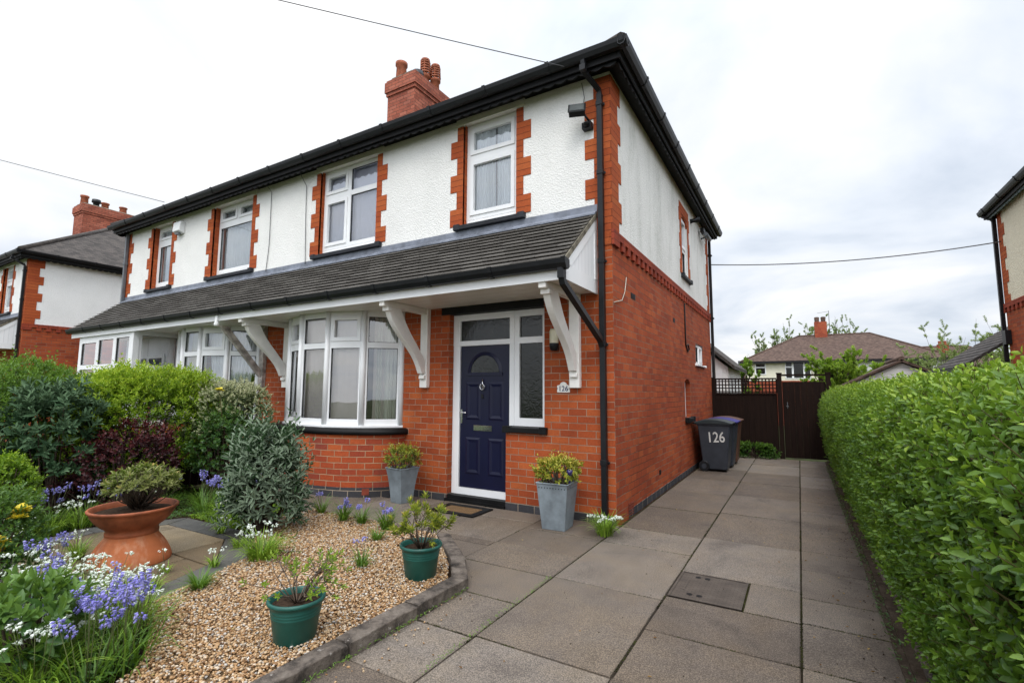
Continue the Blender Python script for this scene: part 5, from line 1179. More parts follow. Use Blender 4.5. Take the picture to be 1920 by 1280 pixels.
# ------------------------------------------------------------------ shrubs on the left
bush('boundary_shrub', (-6.15, -2.12, 0), (.60, .86), 1.68, 'bright lime green clipped shrub in front of the neighbour\'s bow window', 'shrub', M['lime'], 2500, .11, 4, .062, .021, seed=41, flat=.35, dark=.34, up=.8, young=.42, base=.15, shoots_out=150, lumps=.12)
bush('variegated_shrub', (-5.60, -1.28, 0), (.56, .50), 1.58, 'rounded variegated evergreen shrub left of our bow window, with a yellow rose beside it', 'shrub', M['varieg'], 900, .08, 5, .036, .020, seed=42, dark=.42, up=.4, young=.25, base=.55, flat=.2, lumps=.16)
bush('climbing_rose', (-5.25, -1.50, 0), (.38, .35), 1.15, 'dark green climbing rose with round leaves below the variegated shrub', 'shrub', M['rosegreen'], 330, .10, 4, .045, .030, seed=43, dark=.30, up=.2, base=.12, tpl=LEAF_B, lumps=.3)
bush('red_leaved_shrub', (-5.40, -2.62, 0), (.46, .56), .98, 'dark red leaved shrub growing in front of the lime green one', 'shrub', M['purple'], 330, .10, 4, .046, .034, seed=44, dark=.22, up=.6, base=.0, lumps=.42, young=.38, shoots_out=60)
bush('grey_leaved_shrub', (-5.85, -3.15, 0), (.42, .50), 1.48, 'tall shrub with long grey green leaves at the left between the darker shrubs', 'shrub', M['greyleaf'], 130, .16, 5, .115, .036, seed=45, dark=.45, up=.6, base=.2, tpl=LEAF_B, lumps=.3)
bush('tall_green_shrub', (-6.7, -3.30, 0), (.80, .85), 1.74, 'tall mid green shrub with small leaves at the far left of the garden', 'shrub', M['green'], 2300, .11, 4, .042, .022, seed=46, dark=.42, up=.7, base=.1, young=.45, lumps=.2, shoots_out=260)
bush('spreading_green_shrub', (-4.95, -3.80, 0), (.22, .24), .78, 'low bright green shrub at the left edge above the yellow flowers', 'shrub', M['lime'], 330, .08, 4, .042, .018, seed=47, dark=.12, up=.4, base=.1, lumps=.3)
bush('silver_leaved_bush', (-3.02, -2.30, 0), (.325, .32), .97, 'rounded bush with long silvery green leaves beside the patio and gravel', 'shrub', M['silver'], 230, .17, 5, .098, .027, seed=48, dark=.24, up=.8, base=-.12, young=.50, tpl=LEAF_B, lumps=.12, shoots_out=90, open_=1.05, layers=(1., .84, .66))
# low wooden fence in the boundary behind the shrubs
t = thing('boundary_fence', (-6.45, -2.2, 0), 'low dark timber fence behind the shrubs between the two front gardens', 'fence')
q = MB(); y = -5.4
while y < -.95: q.box(-6.44, -6.42, y, y+.11, .0, .85); y += .12
q.build('board_panel', M['stain'], t)
def flower_heads(P, size, mat, name, parent, petals=7, seed=0, t0=.5):
    r_ = np.random.default_rng(seed); sets = []
    for p in P:
        for layer in range(3):
            n = petals; a = np.arange(n)*6.283/n+layer*.5+r_.uniform(0, 6); tilt = .25+.45*layer
            d = np.stack([np.cos(a), np.sin(a), np.full(n, tilt)], 1)+r_.normal(0, .15, (n, 3))
            sets.append(leaves_arrays(np.repeat(np.array(p)[None], n, 0), d, np.repeat(np.array([[0, 0, 1.]]), n, 0), size*(1-.2*layer)*r_.uniform(.8, 1.1, n), size*.8*np.ones(n), np.clip(t0+.2*layer+r_.normal(0, .15, n), 0, 1), LEAF_B))
    return join_leaves(name, sets, mat, parent)
t = thing('yellow_rose', (-4.85, -1.85, 1.3), 'single yellow rose flower in front of the variegated shrub', 'flower')
flower_heads([(-4.83, -1.84, 1.49)], .075, M['yellowfl'], 'petals', t, 9, 2, .6); q = MB(); q.tube([(-5.15, -1.55, .7), (-4.95, -1.72, 1.15), (-4.83, -1.84, 1.48)], .004, 5); q.build('stem', M['privet_twig'], t)
t = thing('yellow_azalea', (-3.25, -4.22, 0), 'leafy shrub with clusters of yellow flowers at the left edge', 'shrub')
rng = np.random.default_rng(77)
bush('x', (-3.25, -4.25, 0), (.27, .22), .70, '', '', M['rosegreen'], 260, .08, 4, .045, .020, seed=51, dark=.42, base=.05, lumps=.25, root=t)
for p_ in [(-3.08, -4.16, .62), (-3.06, -4.18, .57), (-3.12, -4.15, .60), (-3.02, -4.27, .42), (-3.05, -4.25, .37), (-3.0, -4.30, .34), (-3.0, -4.34, .26), (-2.98, -4.33, .21), (-3.0, -4.32, .46)]: flower_heads([p_], .072, M['yellowfl'], 'flower_head', t, 6, 3, .5)
# ------------------------------------------------------------------ bulbs: strap leaves with flower stems
def blades_arr(n, c, r0, Lm, wd, seed, arch=.9, t0=.3):
    g = np.random.default_rng(seed); a = g.uniform(0, 6.283, n); Ln = Lm*g.uniform(.6, 1.15, n); lean = g.uniform(.35, 1.15, n)*arch; m_ = 6
    P0 = np.stack([c[0]+r0*np.cos(a)*g.uniform(0, 1, n), c[1]+r0*np.sin(a)*g.uniform(0, 1, n), np.full(n, c[2])], 1); dirh = np.stack([np.cos(a), np.sin(a), np.zeros(n)], 1)+g.normal(0, .1, (n, 3))*np.array([1, 1, 0]); side = np.stack([-np.sin(a), np.cos(a), np.zeros(n)], 1)
    V = np.zeros((n, m_, 2, 3)); pos_ = P0.copy()
    for k in range(m_):
        th = 1.45-lean*1.9*(k/(m_-1))**1.2; step = (Ln/(m_-1))
        if k: pos_ = pos_+dirh*(np.cos(th)*step)[:, None]+np.array([0, 0, 1.])*(np.sin(th)*step)[:, None]
        pos_[:, 2] = np.maximum(pos_[:, 2], c[2]+.004); w_ = wd*(1-(k/(m_-1))**2.2)*.5+.0006
        V[:, k, 0] = pos_-side*w_; V[:, k, 1] = pos_+side*w_
    faces = [(2*k, 2*k+1, 2*k+3, 2*k+2) for k in range(m_-1)]
    return V.reshape(-1, 3), faces, 2*m_, np.repeat(np.clip(t0+g.normal(0, .15, n)+.0*a, 0, 1), 2*m_)
BELL = (np.array([[0, 0, 0], [.35, -.42, .0], [.35, .42, .0], [.35, 0, .42], [.35, 0, -.42], [.75, -.42, .1], [.75, .42, .1], [.75, .1, .42], [.75, .1, -.42], [1.1, -.85, 0], [1.1, .85, 0], [1.1, 0, .85], [1.1, 0, -.85]]),
        [(0, 1, 3), (0, 3, 2), (0, 2, 4), (0, 4, 1), (1, 5, 7, 3), (3, 7, 6, 2), (2, 6, 8, 4), (4, 8, 5, 1), (5, 9, 7), (7, 11, 6), (6, 10, 8), (8, 12, 5)])
def bulb_clump(name, c, label, cat, flower, strap, nb, Lb, heads, hh, seed, group, umbel=False, bells=12, fs=.018, r0=.03, spread=.07, wd=.011, t0=.3, lean=.12):
    g = np.random.default_rng(seed); t = thing(name, c, label, cat, group)
    V, f, k, tt = blades_arr(int(nb*1.5), c, r0*1.5, Lb*1.12, wd*.72, seed, t0=t0); join_leaves('leaves', [(V, f, k, tt)], strap, t)
    mb = MB(); FP, FD, FT = [], [], []
    for i in range(heads):
        a = g.uniform(0, 6.28); r_ = spread*g.uniform(.1, 1); h = hh*g.uniform(.7, 1.1); ln = lean*g.uniform(.2, 1)
        p0 = np.array([c[0]+r_*math.cos(a)*.4, c[1]+r_*math.sin(a)*.4, c[2]]); tp = np.array([c[0]+(r_+ln*h)*math.cos(a), c[1]+(r_+ln*h)*math.sin(a), c[2]+h]); mid = (p0+tp)/2+np.array([0, 0, h*.06])
        mb.tube([p0, mid, tp], [.0028, .0022, .0014], 4)
        nbell = int(bells*g.uniform(.6, 1.2))
        for j in range(nbell):
            aa = g.uniform(0, 6.28)
            if umbel: d = norm(np.array([math.cos(aa), math.sin(aa), g.uniform(-.5, .5)])); P_ = tp+d*.018*g.uniform(.5, 1.2); dd = norm(d+np.array([0, 0, -.5]))
            else:
                f_ = j/nbell; d = np.array([math.cos(aa), math.sin(aa), 0]); P_ = tp*(1-f_*.30)+mid*f_*.30+d*.012+np.array([0, 0, .005]); dd = norm(d*.8+np.array([0, 0, -.7+.5*(1-f_)]))
            FP.append(P_); FD.append(dd); FT.append(np.clip(.5+g.normal(0, .25), 0, 1))
        nn_ = len(FP); sz = fs*g.uniform(.7, 1.15, nn_); join_leaves('flower_head', [leaves_arrays(np.array(FP), np.array(FD), g.normal(size=(nn_, 3)), sz, sz*.75, np.array(FT), BELL)], flower, t); FP, FD, FT = [], [], []
    if heads: mb.build('stem', M['flstem'], t)
    return t
BELL[0][:, 2] *= .75
M['flstem'] = plain('flower stem', (.10, .12, .04), .6, .3, .3)
GB = 'bluebell clumps growing at the back of the gravel'
for i, (x, y, hh, hd, nb) in enumerate(((-3.12, -1.50, .33, 2, 40), (-2.62, -1.60, .27, 5, 60), (-2.36, -1.58, .27, 3, 50), (-1.95, -1.62, .30, 5, 80))):
    bulb_clump('bluebell_clump', (x, y, .03), ['bluebell clump with one tall spike at the left end of the row behind the gravel', 'bluebell clump with scattered small heads, second from the left behind the gravel', 'bluebell clump with two close heads, third from the left behind the gravel', 'wide grassy bluebell clump at the right end of the row behind the gravel'][i], 'flowers', M['bluebell'], M['strap'], nb, .24, hd, hh, 100+i, GB, bells=22, fs=.018)
bulb_clump('bluebell_clump', (-1.33, -2.52, .04), 'small bluebell clump standing alone in the middle of the gravel', 'flowers', M['bluebell'], M['strap'], 34, .16, 2, .27, 110, 'bluebell clumps on the gravel', bells=11)
bulb_clump('grass_tuft', (-1.75, -1.95, .04), 'small green grassy tuft on the gravel behind the lone bluebell', 'plant', M['bluebell'], M['strap'], 50, .14, 0, .1, 111, None)
bulb_clump('grass_tuft', (-2.0, -3.45, .03), 'green grassy tuft at the edge between the dark slabs and the gravel', 'plant', M['bluebell'], M['strap'], 80, .17, 0, .1, 112, None)
bulb_clump('white_bell_clump', (-2.22, -2.83, .03), 'bushy clump of white bell flowers with pale leaves beside the gravel and patio corner', 'flowers', M['whitefl'], M['straplime'], 160, .26, 11, .30, 113, 'white bell flower clumps', umbel=True, bells=9, r0=.07, spread=.12, t0=.4)
bulb_clump('white_bell_clump', (.02, -.45, .0), 'clump of white bell flowers growing from the paving at the foot of the corner drainpipe', 'flowers', M['whitefl'], M['straplime'], 110, .25, 13, .21, 114, 'white bell flower clumps', umbel=True, bells=10, r0=.06, spread=.12, lean=.4, t0=.3)
for i, (x, y, h_) in enumerate(((-3.62, -3.62, .24), (-2.62, -3.38, .17), (-2.42, -3.12, .18), (-2.75, -2.72, .16), (-2.30, -3.62, .2), (-3.35, -2.55, .2))):
    bulb_clump('white_bell_clump', (x, y, .032), ['white bell flowers against the left side of the terracotta planter', 'single white bell flower stem on the patio right of the planter', 'small white bell flower clump on the patio near the silver bush', 'tiny white bell flower clump between slabs at the back of the patio', 'small white bell flower clump on the front right corner of the patio', 'white bell flowers behind the planter at the back patio edge'][i], 'flowers', M['whitefl'], M['straplime'], (60, 14, 26, 30, 40, 36)[i], (.20, .08, .1, .1, .12, .13)[i], (4, 1, 3, 3, 3, 4)[i], h_, 120+i, 'white bell flower clumps', umbel=True, bells=8, r0=.03, t0=.35)
# front left corner: dense white and blue flowers
k = 0; g = np.random.default_rng(200)
for (x, y, col_) in [(-2.10, -4.02, 'w'), (-1.93, -3.98, 'w'), (-1.78, -3.96, 'w'), (-2.30, -4.02, 'w'), (-2.52, -4.12, 'w'), (-1.95, -4.16, 'w'), (-2.2, -4.22, 'w'), (-2.75, -4.25, 'w'), (-1.66, -4.04, 'w'), (-1.75, -4.32, 'w'), (-1.95, -4.4, 'w'), (-1.55, -4.42, 'w'), (-2.3, -4.42, 'w'), (-1.4, -4.5, 'w'), (-2.95, -4.05, 'w'),
                     (-1.46, -4.03, 'b'), (-1.34, -4.12, 'b'), (-1.24, -4.22, 'b'), (-1.45, -4.2, 'b'), (-1.30, -4.33, 'b'), (-1.58, -4.16, 'b'), (-1.5, -4.34, 'b'), (-1.18, -4.38, 'b'), (-1.68, -4.22, 'b'), (-3.0, -3.98, 'b'), (-2.75, -4.12, 'b'), (-2.15, -4.32, 'b'), (-1.82, -4.46, 'b')]:
    w_ = col_ == 'w'
    bulb_clump('white_bell_clump' if w_ else 'bluebell_clump', (x, y, .02), 'dense white bell flowers with pale green leaves in the front left corner bed' if w_ else 'tall bluebells with dark stems in the front left corner bed', 'flowers',
               M['whitefl'] if w_ else M['bluebell'], M['straplime'] if w_ else M['strap'], 60 if w_ else 16, .28, 12 if w_ else 5, .34 if w_ else .42, 300+k, 'white bell flowers in the front left corner' if w_ else 'bluebells in the front left corner', umbel=w_, bells=10 if w_ else 20, fs=.016 if w_ else .017, r0=.07, spread=.17 if w_ else .10, t0=.35); k += 1
# back of the bed: bluebells, whites and ground cover under the shrubs
k = 0
for (x, y, col_) in [(-4.35, -1.95, 'b'), (-4.55, -1.75, 'b'), (-4.2, -1.75, 'b'), (-4.75, -2.0, 'b'), (-4.4, -2.15, 'b'), (-4.95, -2.35, 'b'), (-4.9, -2.85, 'b'), (-5.0, -3.1, 'b'), (-5.05, -3.4, 'b'), (-4.95, -3.6, 'b'), (-4.85, -3.2, 'w'), (-4.8, -3.45, 'w'), (-4.75, -3.75, 'w'), (-3.9, -2.2, 'w'), (-3.5, -2.35, 'w'), (-4.6, -2.75, 'w'), (-4.4, -4.0, 'b'), (-4.1, -3.95, 'w'), (-3.85, -2.0, 'w')]:
    w_ = col_ == 'w'
    bulb_clump('white_bell_clump' if w_ else 'bluebell_clump', (x, y, .02), 'white bell flowers among the grass behind the patio' if w_ else 'bluebells in the shade of the shrubs behind the patio', 'flowers',
               M['whitefl'] if w_ else M['bluebell'], M['straplime'] if w_ else M['strap'], 60, .26, 6, .30 if w_ else .42, 400+k, 'white bell flowers behind the patio' if w_ else 'bluebells behind the patio', umbel=w_, bells=9 if w_ else 20, fs=.018 if w_ else .019, r0=.08, spread=.14, t0=.3); k += 1
def cover(name, pts_poly, n, ll, lw, mat, seed, h=.08, tpl=LEAF_A):
    r_ = np.random.default_rng(seed); xs = [p[0] for p in pts_poly]; ys = [p[1] for p in pts_poly]; x = r_.uniform(min(xs), max(xs), n); y = r_.uniform(min(ys), max(ys), n); k_ = inpoly(x, y, pts_poly); x, y = x[k_], y[k_]; m_ = len(x)
    lump = .5+.5*fbm(np.stack([x, y, x*0], 1), 4., seed); z = .015+h*lump*r_.uniform(.1, 1, m_); a = r_.uniform(0, 6.28, m_)
    d = np.stack([np.cos(a), np.sin(a), r_.uniform(-.1, .7, m_)], 1); o = join_leaves(name, [leaves_arrays(np.stack([x, y, z], 1), d, np.repeat(np.array([[0, 0, 1.]]), m_, 0), ll*r_.uniform(.6, 1.2, m_), lw*r_.uniform(.6, 1.2, m_), np.clip(.25+.5*lump*r_.uniform(.4, 1, m_)+r_.normal(0, .1, m_), 0, 1), tpl)], mat); o['kind'] = 'stuff'; return o
cover('ground_cover', [(-3.6, -1.45), (-3.9, -2.32), (-4.35, -2.36), (-4.8, -3.2), (-4.5, -4.0), (-3.3, -4.5), (-3.6, -5.2), (-6.3, -5.2), (-6.3, -1.45)], 26000, .035, .016, M['green'], 61, .12)
cover('ground_cover', [(-3.45, -2.2), (-3.0, -2.36), (-4.3, -2.38), (-4.3, -1.5), (-3.6, -1.5)], 6000, .028, .014, M['lime'], 62, .10)
cover('ground_cover', [(-2.02, -3.9), (-2.55, -4.38), (-3.3, -4.48), (-3.6, -5.2), (-.95, -5.2), (-1.05, -4.5), (-1.25, -4.16), (-1.6, -3.95)], 14000, .045, .020, M['green'], 63, .16)
cover('ground_cover', [(-3.05, -1.75), (-2.5, -1.42), (-3.4, -1.42), (-3.5, -1.8)], 1200, .022, .014, M['lime'], 64, .05)
cover('weeds', [(-2.35, -2.85), (-2.05, -2.6), (-2.6, -2.2), (-3.0, -2.35)], 900, .05, .006, M['strap'], 65, .07)
bush('ivy_clump', (.90, 7.18, 0), (.40, .13), .30, 'low clump of dark green leaves on the ground at the foot of the fence', 'plant', M['green'], 260, .06, 3, .045, .035, seed=66, dark=.35, flat=.4, base=.0)
# seedling tips over the front bed
bush('leafy_perennial', (-1.72, -4.50, 0), (.34, .20), .42, 'green leafy perennial with dark stems among the corner flowers', 'plant', M['rosegreen'], 50, .10, 4, .085, .036, seed=52, dark=.55, base=.12, tpl=LEAF_B, up=.2)

# ------------------------------------------------------------------ neighbouring houses
pair_house(-18.0, -.45, 'white rendered house with red brick corner and big chimney beyond the left gap', M['render_clean'], M['render_clean'])
r2, T2, _ = pair_house(5.8+W_, 1.5, 'cream rendered house with grey green scalloped eaves at the right edge of the picture', M['render_cream'], M['render_cream'], right=False)
q = MB(); q.box(5.72, 5.79, 8.93, 9.0, .0, 5.5); q.build('downpipe', M['black'], r2, bevel=.004); q = MB(); q.tube([(5.60, 9.05, 5.46), (5.70, 8.98, 5.38), (5.755, 8.965, 5.3)], .04, 4, smooth=False); q.box(5.70, 5.86, 8.72, 8.90, 2.55, 2.85); q.build('hopper', M['black'], r2)
t = thing('lean_to', (6.5, 10.2, 0), 'dark tiled low lean-to roof behind the cream house at the right edge', 'outbuilding')
q = MB(); q.box(5.6, 9, 9.4, 12, 0, 2.1); q.build('wall', M['brick_far'], t)
q = MB()
for i in range(12):
    a, b = i/12, (i+1)/12; q.prism([(5.0+1.7*a, 2.06+1.2*a+.03), (5.0+1.7*b, 2.06+1.2*b+.01), (5.0+1.7*b, 2.06+1.2*b-.05), (5.0+1.7*a, 2.06+1.2*a-.05)], 9.2, 12.2, lambda x, z, y: (x, y, z))
q.box(6.7, 9, 9.2, 12.2, 3.1, 3.28); q.build('roof', M['tile_main'], t)
q = MB(); q.box(4.92, 5.0, 9.2, 12.2, 1.98, 2.1); q.build('gutter', M['black'], t)
# extension and garage behind
t = thing('rear_outbuilding', (-1.4, 11, 0), 'white walled outbuilding with a tiled roof seen above the trellis beside the side wall', 'outbuilding')
q = MB(); q.box(-3.1, .13, 9.6, 13, 0, 2.2); q.prism([(-3.1, 2.2), (.13, 2.2), (-1.5, 3.6)], 9.6, 13, lambda x, z, y: (x, y, z)); q.build('wall', M['render_clean'], t)
q = MB(); q.prism([(.32, 2.14), (.32, 2.24), (-1.5, 3.85), (-3.3, 2.24), (-3.3, 2.14), (-1.5, 3.74)], 9.4, 13.2, lambda x, z, y: (x, y, z)); q.build('roof', M['tile_main'], t)
q = MB(); q.box(-.20, -.02, 9.57, 9.6, .1, 2.1); q.build('door', M['upvc'], t)
t = thing('garage', (4.68, 16, 0), 'small garage with pale boarded gable above the hedge', 'garage')
_m = Mat('pale weatherboard', .6, .3); _w = _m.n('ShaderNodeTexWave', Scale=1.1, Distortion=.0); _w.bands_direction = 'Z'; _w.wave_profile = 'SAW'; _m.l(_m.pos(), _w.inputs['Vector']); _m.color(_m.ramp(_w.outputs['Fac'], [(0, (.25, .25, .25)), (.1, (.62, .61, .60)), (1, (.66, .65, .64))]))
q = MB(); q.box(3.2, 6.15, 14.1, 19, 0, 1.65); q.prism([(3.1, 1.65), (6.25, 1.65), (4.68, 2.45)], 14.05, 19, lambda x, z, y: (x, y, z)); q.build('wall', _m.m, t)
q = MB(); q.prism([(2.95, 1.62), (2.95, 1.69), (4.68, 2.56), (6.4, 1.69), (6.4, 1.62), (4.68, 2.48)], 13.9, 19.2, lambda x, z, y: (x, y, z)); rf = q.build('roof', M['tile_far'], t)
q = MB(); q.tube([(4.68, 13.9, 2.58), (4.68, 19.2, 2.58)], .08, 8); q.build('ridge_tiles', M['tile_far'], rf)
t = thing('picket_fence', (2.9, 9.0, 0), 'short run of weathered grey pickets behind the gate post', 'fence')
for i in range(5): q = MB(); q.box(2.62+i*.085, 2.665+i*.085, 9.0, 9.02, .0, 1.66-.03*(i % 2)); q.build('picket', plain('weathered picket', (.22, .20, .18), .9, .1, .3, 20) if i == 0 else bpy.data.materials['weathered picket'], t)
q = MB(); q.box(2.6, 3.05, 9.021, 9.05, 1.3, 1.37); q.build('rail', bpy.data.materials['weathered picket'], t)
# house across the gardens
t = thing('hipped_house', (4.5, 44, -2), 'hipped brown roofed house with cream and white walls across the gardens behind the gate', 'house')
def bw(a, b, mat, z0=2.45, z1=4.05): q = MB(); q.box(a, b, 40, 48, z0, z1); q.build('wall', mat, t)
bw(-1.95, 4.4, M['render_far']); bw(4.4005, 11.0, M['render_clean']); bw(-1.95, 11, M['brick_far'], -2.5, 2.4495)
hip_roof(t, -2.3, 11.4, 39.6, 48.4, 4.05, 6.42, M['tile_far'], inset=4.3)
q = MB(); q.box(-2.33, 11.43, 39.55, 39.62, 3.86, 4.03); q.build('gutter', M['black'], t)
q = MB(); q.box(3.25, 4.15, 43.6, 44.5, 5.8, 7.55); c_ = q.build('chimney', M['brick_far'], t)
for px in (3.45, 3.92): q = MB(); q.lathe([(.16, 7.5), (.19, 7.95), (.14, 8.0)], 14, (px, 44)); q.build('chimney_pot', M['tile_far'], c_)
q = MB(); q.tube([(4.35, 44, 6.4), (4.35, 44, 8.5)], .025, 5); q.tube([(3.5, 44, 8.35), (4.4, 44, 8.45)], .015, 4); q.build('aerial', M['cable'], c_)
TB = lambda u, d, z: (u, 39.95+d, z)
winframe(t, TB, -1.25, -.42, 2.95, 3.92, [(-1.17, -.5, 3.02, 3.5, 0), (-1.17, -.5, 3.6, 3.85, 0)], d=0, bev=0, glassmat=M['obscure'])
winframe(t, TB, .95, 2.75, 2.6, 3.95, [(1.02, 1.42, 2.66, 3.5, 0), (1.02, 1.42, 3.6, 3.88, 0), (1.56, 2.22, 2.66, 3.88, 0), (2.34, 2.68, 2.66, 3.5, 0), (2.34, 2.68, 3.6, 3.88, 0)], d=0, bev=0, glassmat=M['obscure'])
winframe(t, TB, 8.7, 10.2, 2.8, 3.9, [(8.8, 10.1, 2.9, 3.8, 0)], d=0, bev=0, glassmat=M['obscure'])
q = MB(); q.box(7.0, 7.25, 39.9, 39.99, 3.1, 3.4); q.box(7.85, 8.1, 39.9, 39.99, 3.5, 3.7); q.build('vent', M['grey_metal'], t)
t = thing('vent_pipe', (-.05, 16, -1), 'thin black pipe with a bent top standing behind the trellis', 'pipe')
q = MB(); q.tube([(-.02, 16, -1), (-.06, 16, 2.25), (-.16, 16, 2.35), (-.18, 16, 2.75)], .04, 6); q.build('pipe', M['black'], t)
t = thing('distant_house', (16, 63, -3), 'distant house roof with a red chimney behind the elder stems', 'house')
q = MB(); q.box(10, 21, 60, 68, -4, 4.2); q.build('wall', M['brick_far'], t); hip_roof(t, 9.5, 21.5, 59.5, 68.5, 4.2, 6.6, M['tile_far'], inset=4)
q = MB(); q.box(14.9, 15.7, 62, 63, 5.2, 6.7); c_ = q.build('chimney', M['brick_far'], t)
for px in (15.1, 15.5): q = MB(); q.lathe([(.15, 6.7), (.17, 7.05)], 10, (px, 62.5)); q.build('chimney_pot', M['pot_clay'], c_)
for i, (hx, hy) in enumerate(((-8, 75), (24, 95), (36, 100), (0, 110))):
    t = thing('distant_house', (hx, hy, -3), 'brown roofed house in the far distance', 'house', 'houses in the far distance'); q = MB(); q.box(hx-5, hx+5, hy, hy+8, -6, 3.0); q.build('wall', M['brick_far'], t); hip_roof(t, hx-5.4, hx+5.4, hy-.4, hy+8.4, 3.0, 5.2, M['tile_far'], inset=4)
# ------------------------------------------------------------------ trees behind
def tree(name, c, h, rad, label, mat, seed, nb=26, leafn=9, ll=.09, lw=.05, clear=.3, spike=False, tr=.05, group=None, t0=.35, upw=.8, cl=5):
    global rng
    rng = np.random.default_rng(seed); t = thing(name, c, label, 'tree', group); mb = MB(); c = np.array(c, float)
    top = c+np.array([0, 0, h*.7]); mb.tube([c, c*.5+top*.5+rng.normal(0, .02*h, 3), top], [tr, tr*.7, tr*.35], 7); P, D = [], []
    for i in range(nb):
        f = rng.uniform(clear, .7); s0 = c+(top-c)*(f/.7); a = rng.uniform(0, 6.28); r_ = rad*rng.uniform(.4, 1.)*(1.1-.5*abs(f-.45))
        e_ = s0+np.array([math.cos(a)*r_, math.sin(a)*r_, h*rng.uniform(.12, .36)*upw]); md = (s0+e_)/2+np.array([math.cos(a), math.sin(a), -.2])*.06*rad
        mb.tube([s0, md, e_], [tr*.35, tr*.22, tr*.08], 5)
        for k in range(cl):
            g_ = rng.uniform(.45, 1.05); p_ = s0+(e_-s0)*g_; e2 = p_+norm(rng.normal(size=3)+np.array([0, 0, 1.3 if spike else .4]))*rad*rng.uniform(.15, .38); mb.tube([p_, e2], [tr*.1, tr*.04], 4)
            for q_ in np.linspace(.3, 1, 4): P.append(p_+(e2-p_)*q_); D.append(norm(e2-p_))
    mb.build('trunk', M['bark'], t); join_leaves('crown', rosette(np.array(P), D, leafn, ll, lw, t0, op=1.2), mat, t); return t
tree('pear_tree', (3.0, 16, -.5), 3.7, 1.0, 'fresh yellow green fruit tree behind the gate', M['pearleaf'], 71, 90, 8, .10, .06, .25, True, upw=.9)
tree('pear_tree', (4.0, 17.2, -.5), 3.4, .9, 'fresh yellow green fruit tree beside the pale garage', M['pearleaf'], 72, 70, 8, .10, .06, .25, True, upw=.9)
tree('garden_tree', (.15, 15, -.5), 3.6, .55, 'narrow green tree beside the white outbuilding', M['pearleaf'], 73, 24, 8, .10, .06, .2, True, t0=.1)
for i, (x, h_, y) in enumerate(((1.2, 10.6, 52), (3.5, 11.4, 54), (5.6, 11.0, 53), (-.6, 9.6, 51))):
    tree('thin_tree', (x, y, -3), h_, 2.0, ['thin leaved tree rising behind the left slope of the brown hipped roof', 'thin leaved tree behind and left of the red chimney of the hipped house', 'thin leaved tree behind and right of the red chimney of the hipped house', 'thin leaved tree at the left end of the brown hipped roof'][i], M['treeleaf'], 80+i, 75, 8, .15, .075, .3, True, .10, 'trees behind the hipped house', upw=1.3, cl=5)
for i, (x, y, h_) in enumerate(((6.4, 17.5, 4.2), (7.4, 18.5, 4.4), (8.3, 19.2, 4.2), (5.9, 19.0, 3.7), (9.0, 20, 4.2), (7.9, 17.5, 3.9))):
    tree('elder_bush', (x, y, -.6), h_, .9, 'pale green elder with thin upright stems behind the garage', M['treeleaf'], 90+i, 34, 7, .075, .035, .15, True, .03, 'elder bushes behind the garage', t0=.5, upw=1.4, cl=5)
tree('garden_tree', (5.0, 24, -1), 4.2, 1.6, 'green garden tree behind the garage roof', M['pearleaf'], 97, 30, 8, .14, .08, .2, t0=.1)
for i in range(9):
    x = -22+i*9.0; tree('distant_tree', (x, 118+(i % 3)*9, -4), 8+2*(i % 2), 5, 'rounded green tree on the far skyline', M['green'], 130+i, 22, 6, .8, .5, .15, False, .2, 'trees on the far skyline', t0=.5, cl=5)
M['hillgreen'] = plain('distant woodland', (.09, .12, .06), .9, .1, .3, .08)
q = MB()
q.add([(-120+10*k, 170+12*math.sin(k*.9), z) for z in (-6,) for k in range(25)]+[(-120+10*k, 215, 6+2.0*math.sin(k*.7)+1.2*math.sin(k*1.9)) for k in range(25)]+[(-120+10*k, 300, -4) for k in range(25)], [(r_*25+k, r_*25+k+1, (r_+1)*25+k+1, (r_+1)*25+k) for r_ in range(2) for k in range(24)])
struct(q.build('hills', M['hillgreen']))

# rainwater pipe from the porch gutter to the corner downpipe
q = MB(); q.box(-.245, -.175, -1.035, -.965, 2.66, 2.79); q.tube([(-.21, -1.0, 2.70), (-.205, -.98, 2.62), (-.125, -.11, 2.10), (-.115, -.07, 2.03)], .045, 4, smooth=False); q.build('porch_downpipe', M['black'], main)

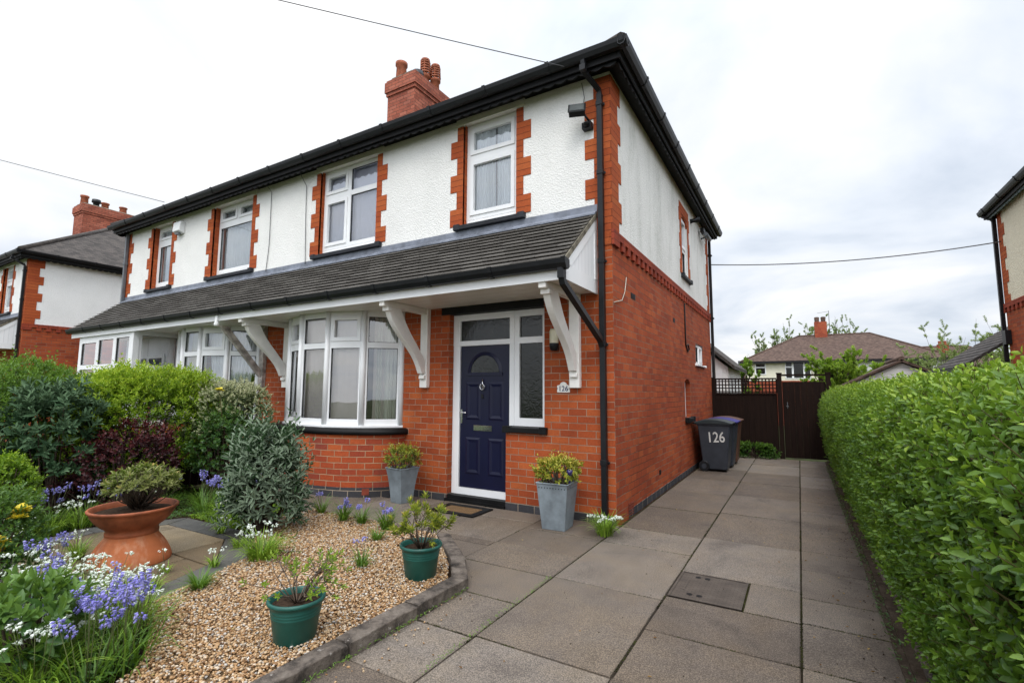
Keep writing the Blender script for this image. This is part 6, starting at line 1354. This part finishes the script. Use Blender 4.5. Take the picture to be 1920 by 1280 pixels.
# moss and dirt caught in the paving joints
M['moss'] = plain('moss and dirt', (.050, .052, .018), .95, .1, .4, 2.5)
rng = np.random.default_rng(5); pts = []
for (a, b, c_, d_, z) in slabs:
    if c_ < -5.2: continue
    for (p, q_) in (((a, c_), (b, c_)), ((a, c_), (a, d_))):
        n = int(math.dist(p, q_)*210); t_ = rng.uniform(0, 1, n); keep = fbm(np.stack([p[0]+(q_[0]-p[0])*t_, p[1]+(q_[1]-p[1])*t_, t_*0], 1), 3., 9) > -.15
        pts.append(np.stack([p[0]+(q_[0]-p[0])*t_+rng.normal(0, .0045, n), p[1]+(q_[1]-p[1])*t_+rng.normal(0, .005, n), np.full(n, -.004)], 1)[keep])
pts = np.concatenate(pts); pebbles('joint_moss', pts, rng.uniform(.0018, .0048, len(pts)), M['moss'])['kind'] = 'stuff'

# weeds along the foot of the kerb, in the joints, and stones spilled on to the drive
cover('weeds', [(-.415, -4.3), (-.385, -4.3), (-.365, -2.35), (-.395, -2.35)], 520, .020, .007, M['strap'], 171, .012)
cover('weeds', [(.03, -3.4), (.07, -3.4), (.07, -1.8), (.03, -1.8)], 260, .014, .006, M['strap'], 172, .006)
cover('weeds', [(2.24, -4.5), (2.33, -4.5), (2.33, 6.5), (2.24, 6.5)], 1200, .026, .012, M['rosegreen'], 173, .02)
rng = np.random.default_rng(8); n = 70
pebbles('spilled_gravel', np.stack([-.40+np.abs(rng.normal(0, .10, n)), rng.uniform(-4.4, -2.4, n), np.full(n, .005)], 1), rng.uniform(.004, .009, n), M['gravel'])['kind'] = 'stuff'
M['deadleaf'] = leafmat('fallen brown leaf', [(0, (.10, .05, .02)), (.5, (.22, .13, .05)), (1., (.34, .26, .10))], .1, .8, .1)
n = 120; x = np.concatenate([2.22-np.abs(rng.normal(0, .22, 80)), rng.uniform(-.8, 2.1, 40)]); P = np.stack([x, rng.uniform(-4.2, 6.8, n), np.full(n, .006)], 1); a = rng.uniform(0, 6.28, n)
join_leaves('fallen_leaves', [leaves_arrays(P, np.stack([np.cos(a), np.sin(a), rng.normal(0, .12, n)], 1), np.repeat(np.array([[0, 0, 1.]]), n, 0), rng.uniform(.015, .032, n), rng.uniform(.008, .016, n), rng.random(n), LEAF_A)], M['deadleaf'])['kind'] = 'stuff'
n = 60; x = rng.uniform(-2.9, -.6, n); y = rng.uniform(-4.3, -1.6, n); k = inpoly(x, y, GP); x, y = x[k], y[k]; n = len(x); a = rng.uniform(0, 6.28, n)
join_leaves('fallen_leaves', [leaves_arrays(np.stack([x, y, np.full(n, .062)], 1), np.stack([np.cos(a), np.sin(a), rng.normal(0, .2, n)], 1), np.repeat(np.array([[0, 0, 1.]]), n, 0), rng.uniform(.02, .035, n), rng.uniform(.01, .016, n), rng.random(n), LEAF_A)], M['deadleaf'])['kind'] = 'stuff'
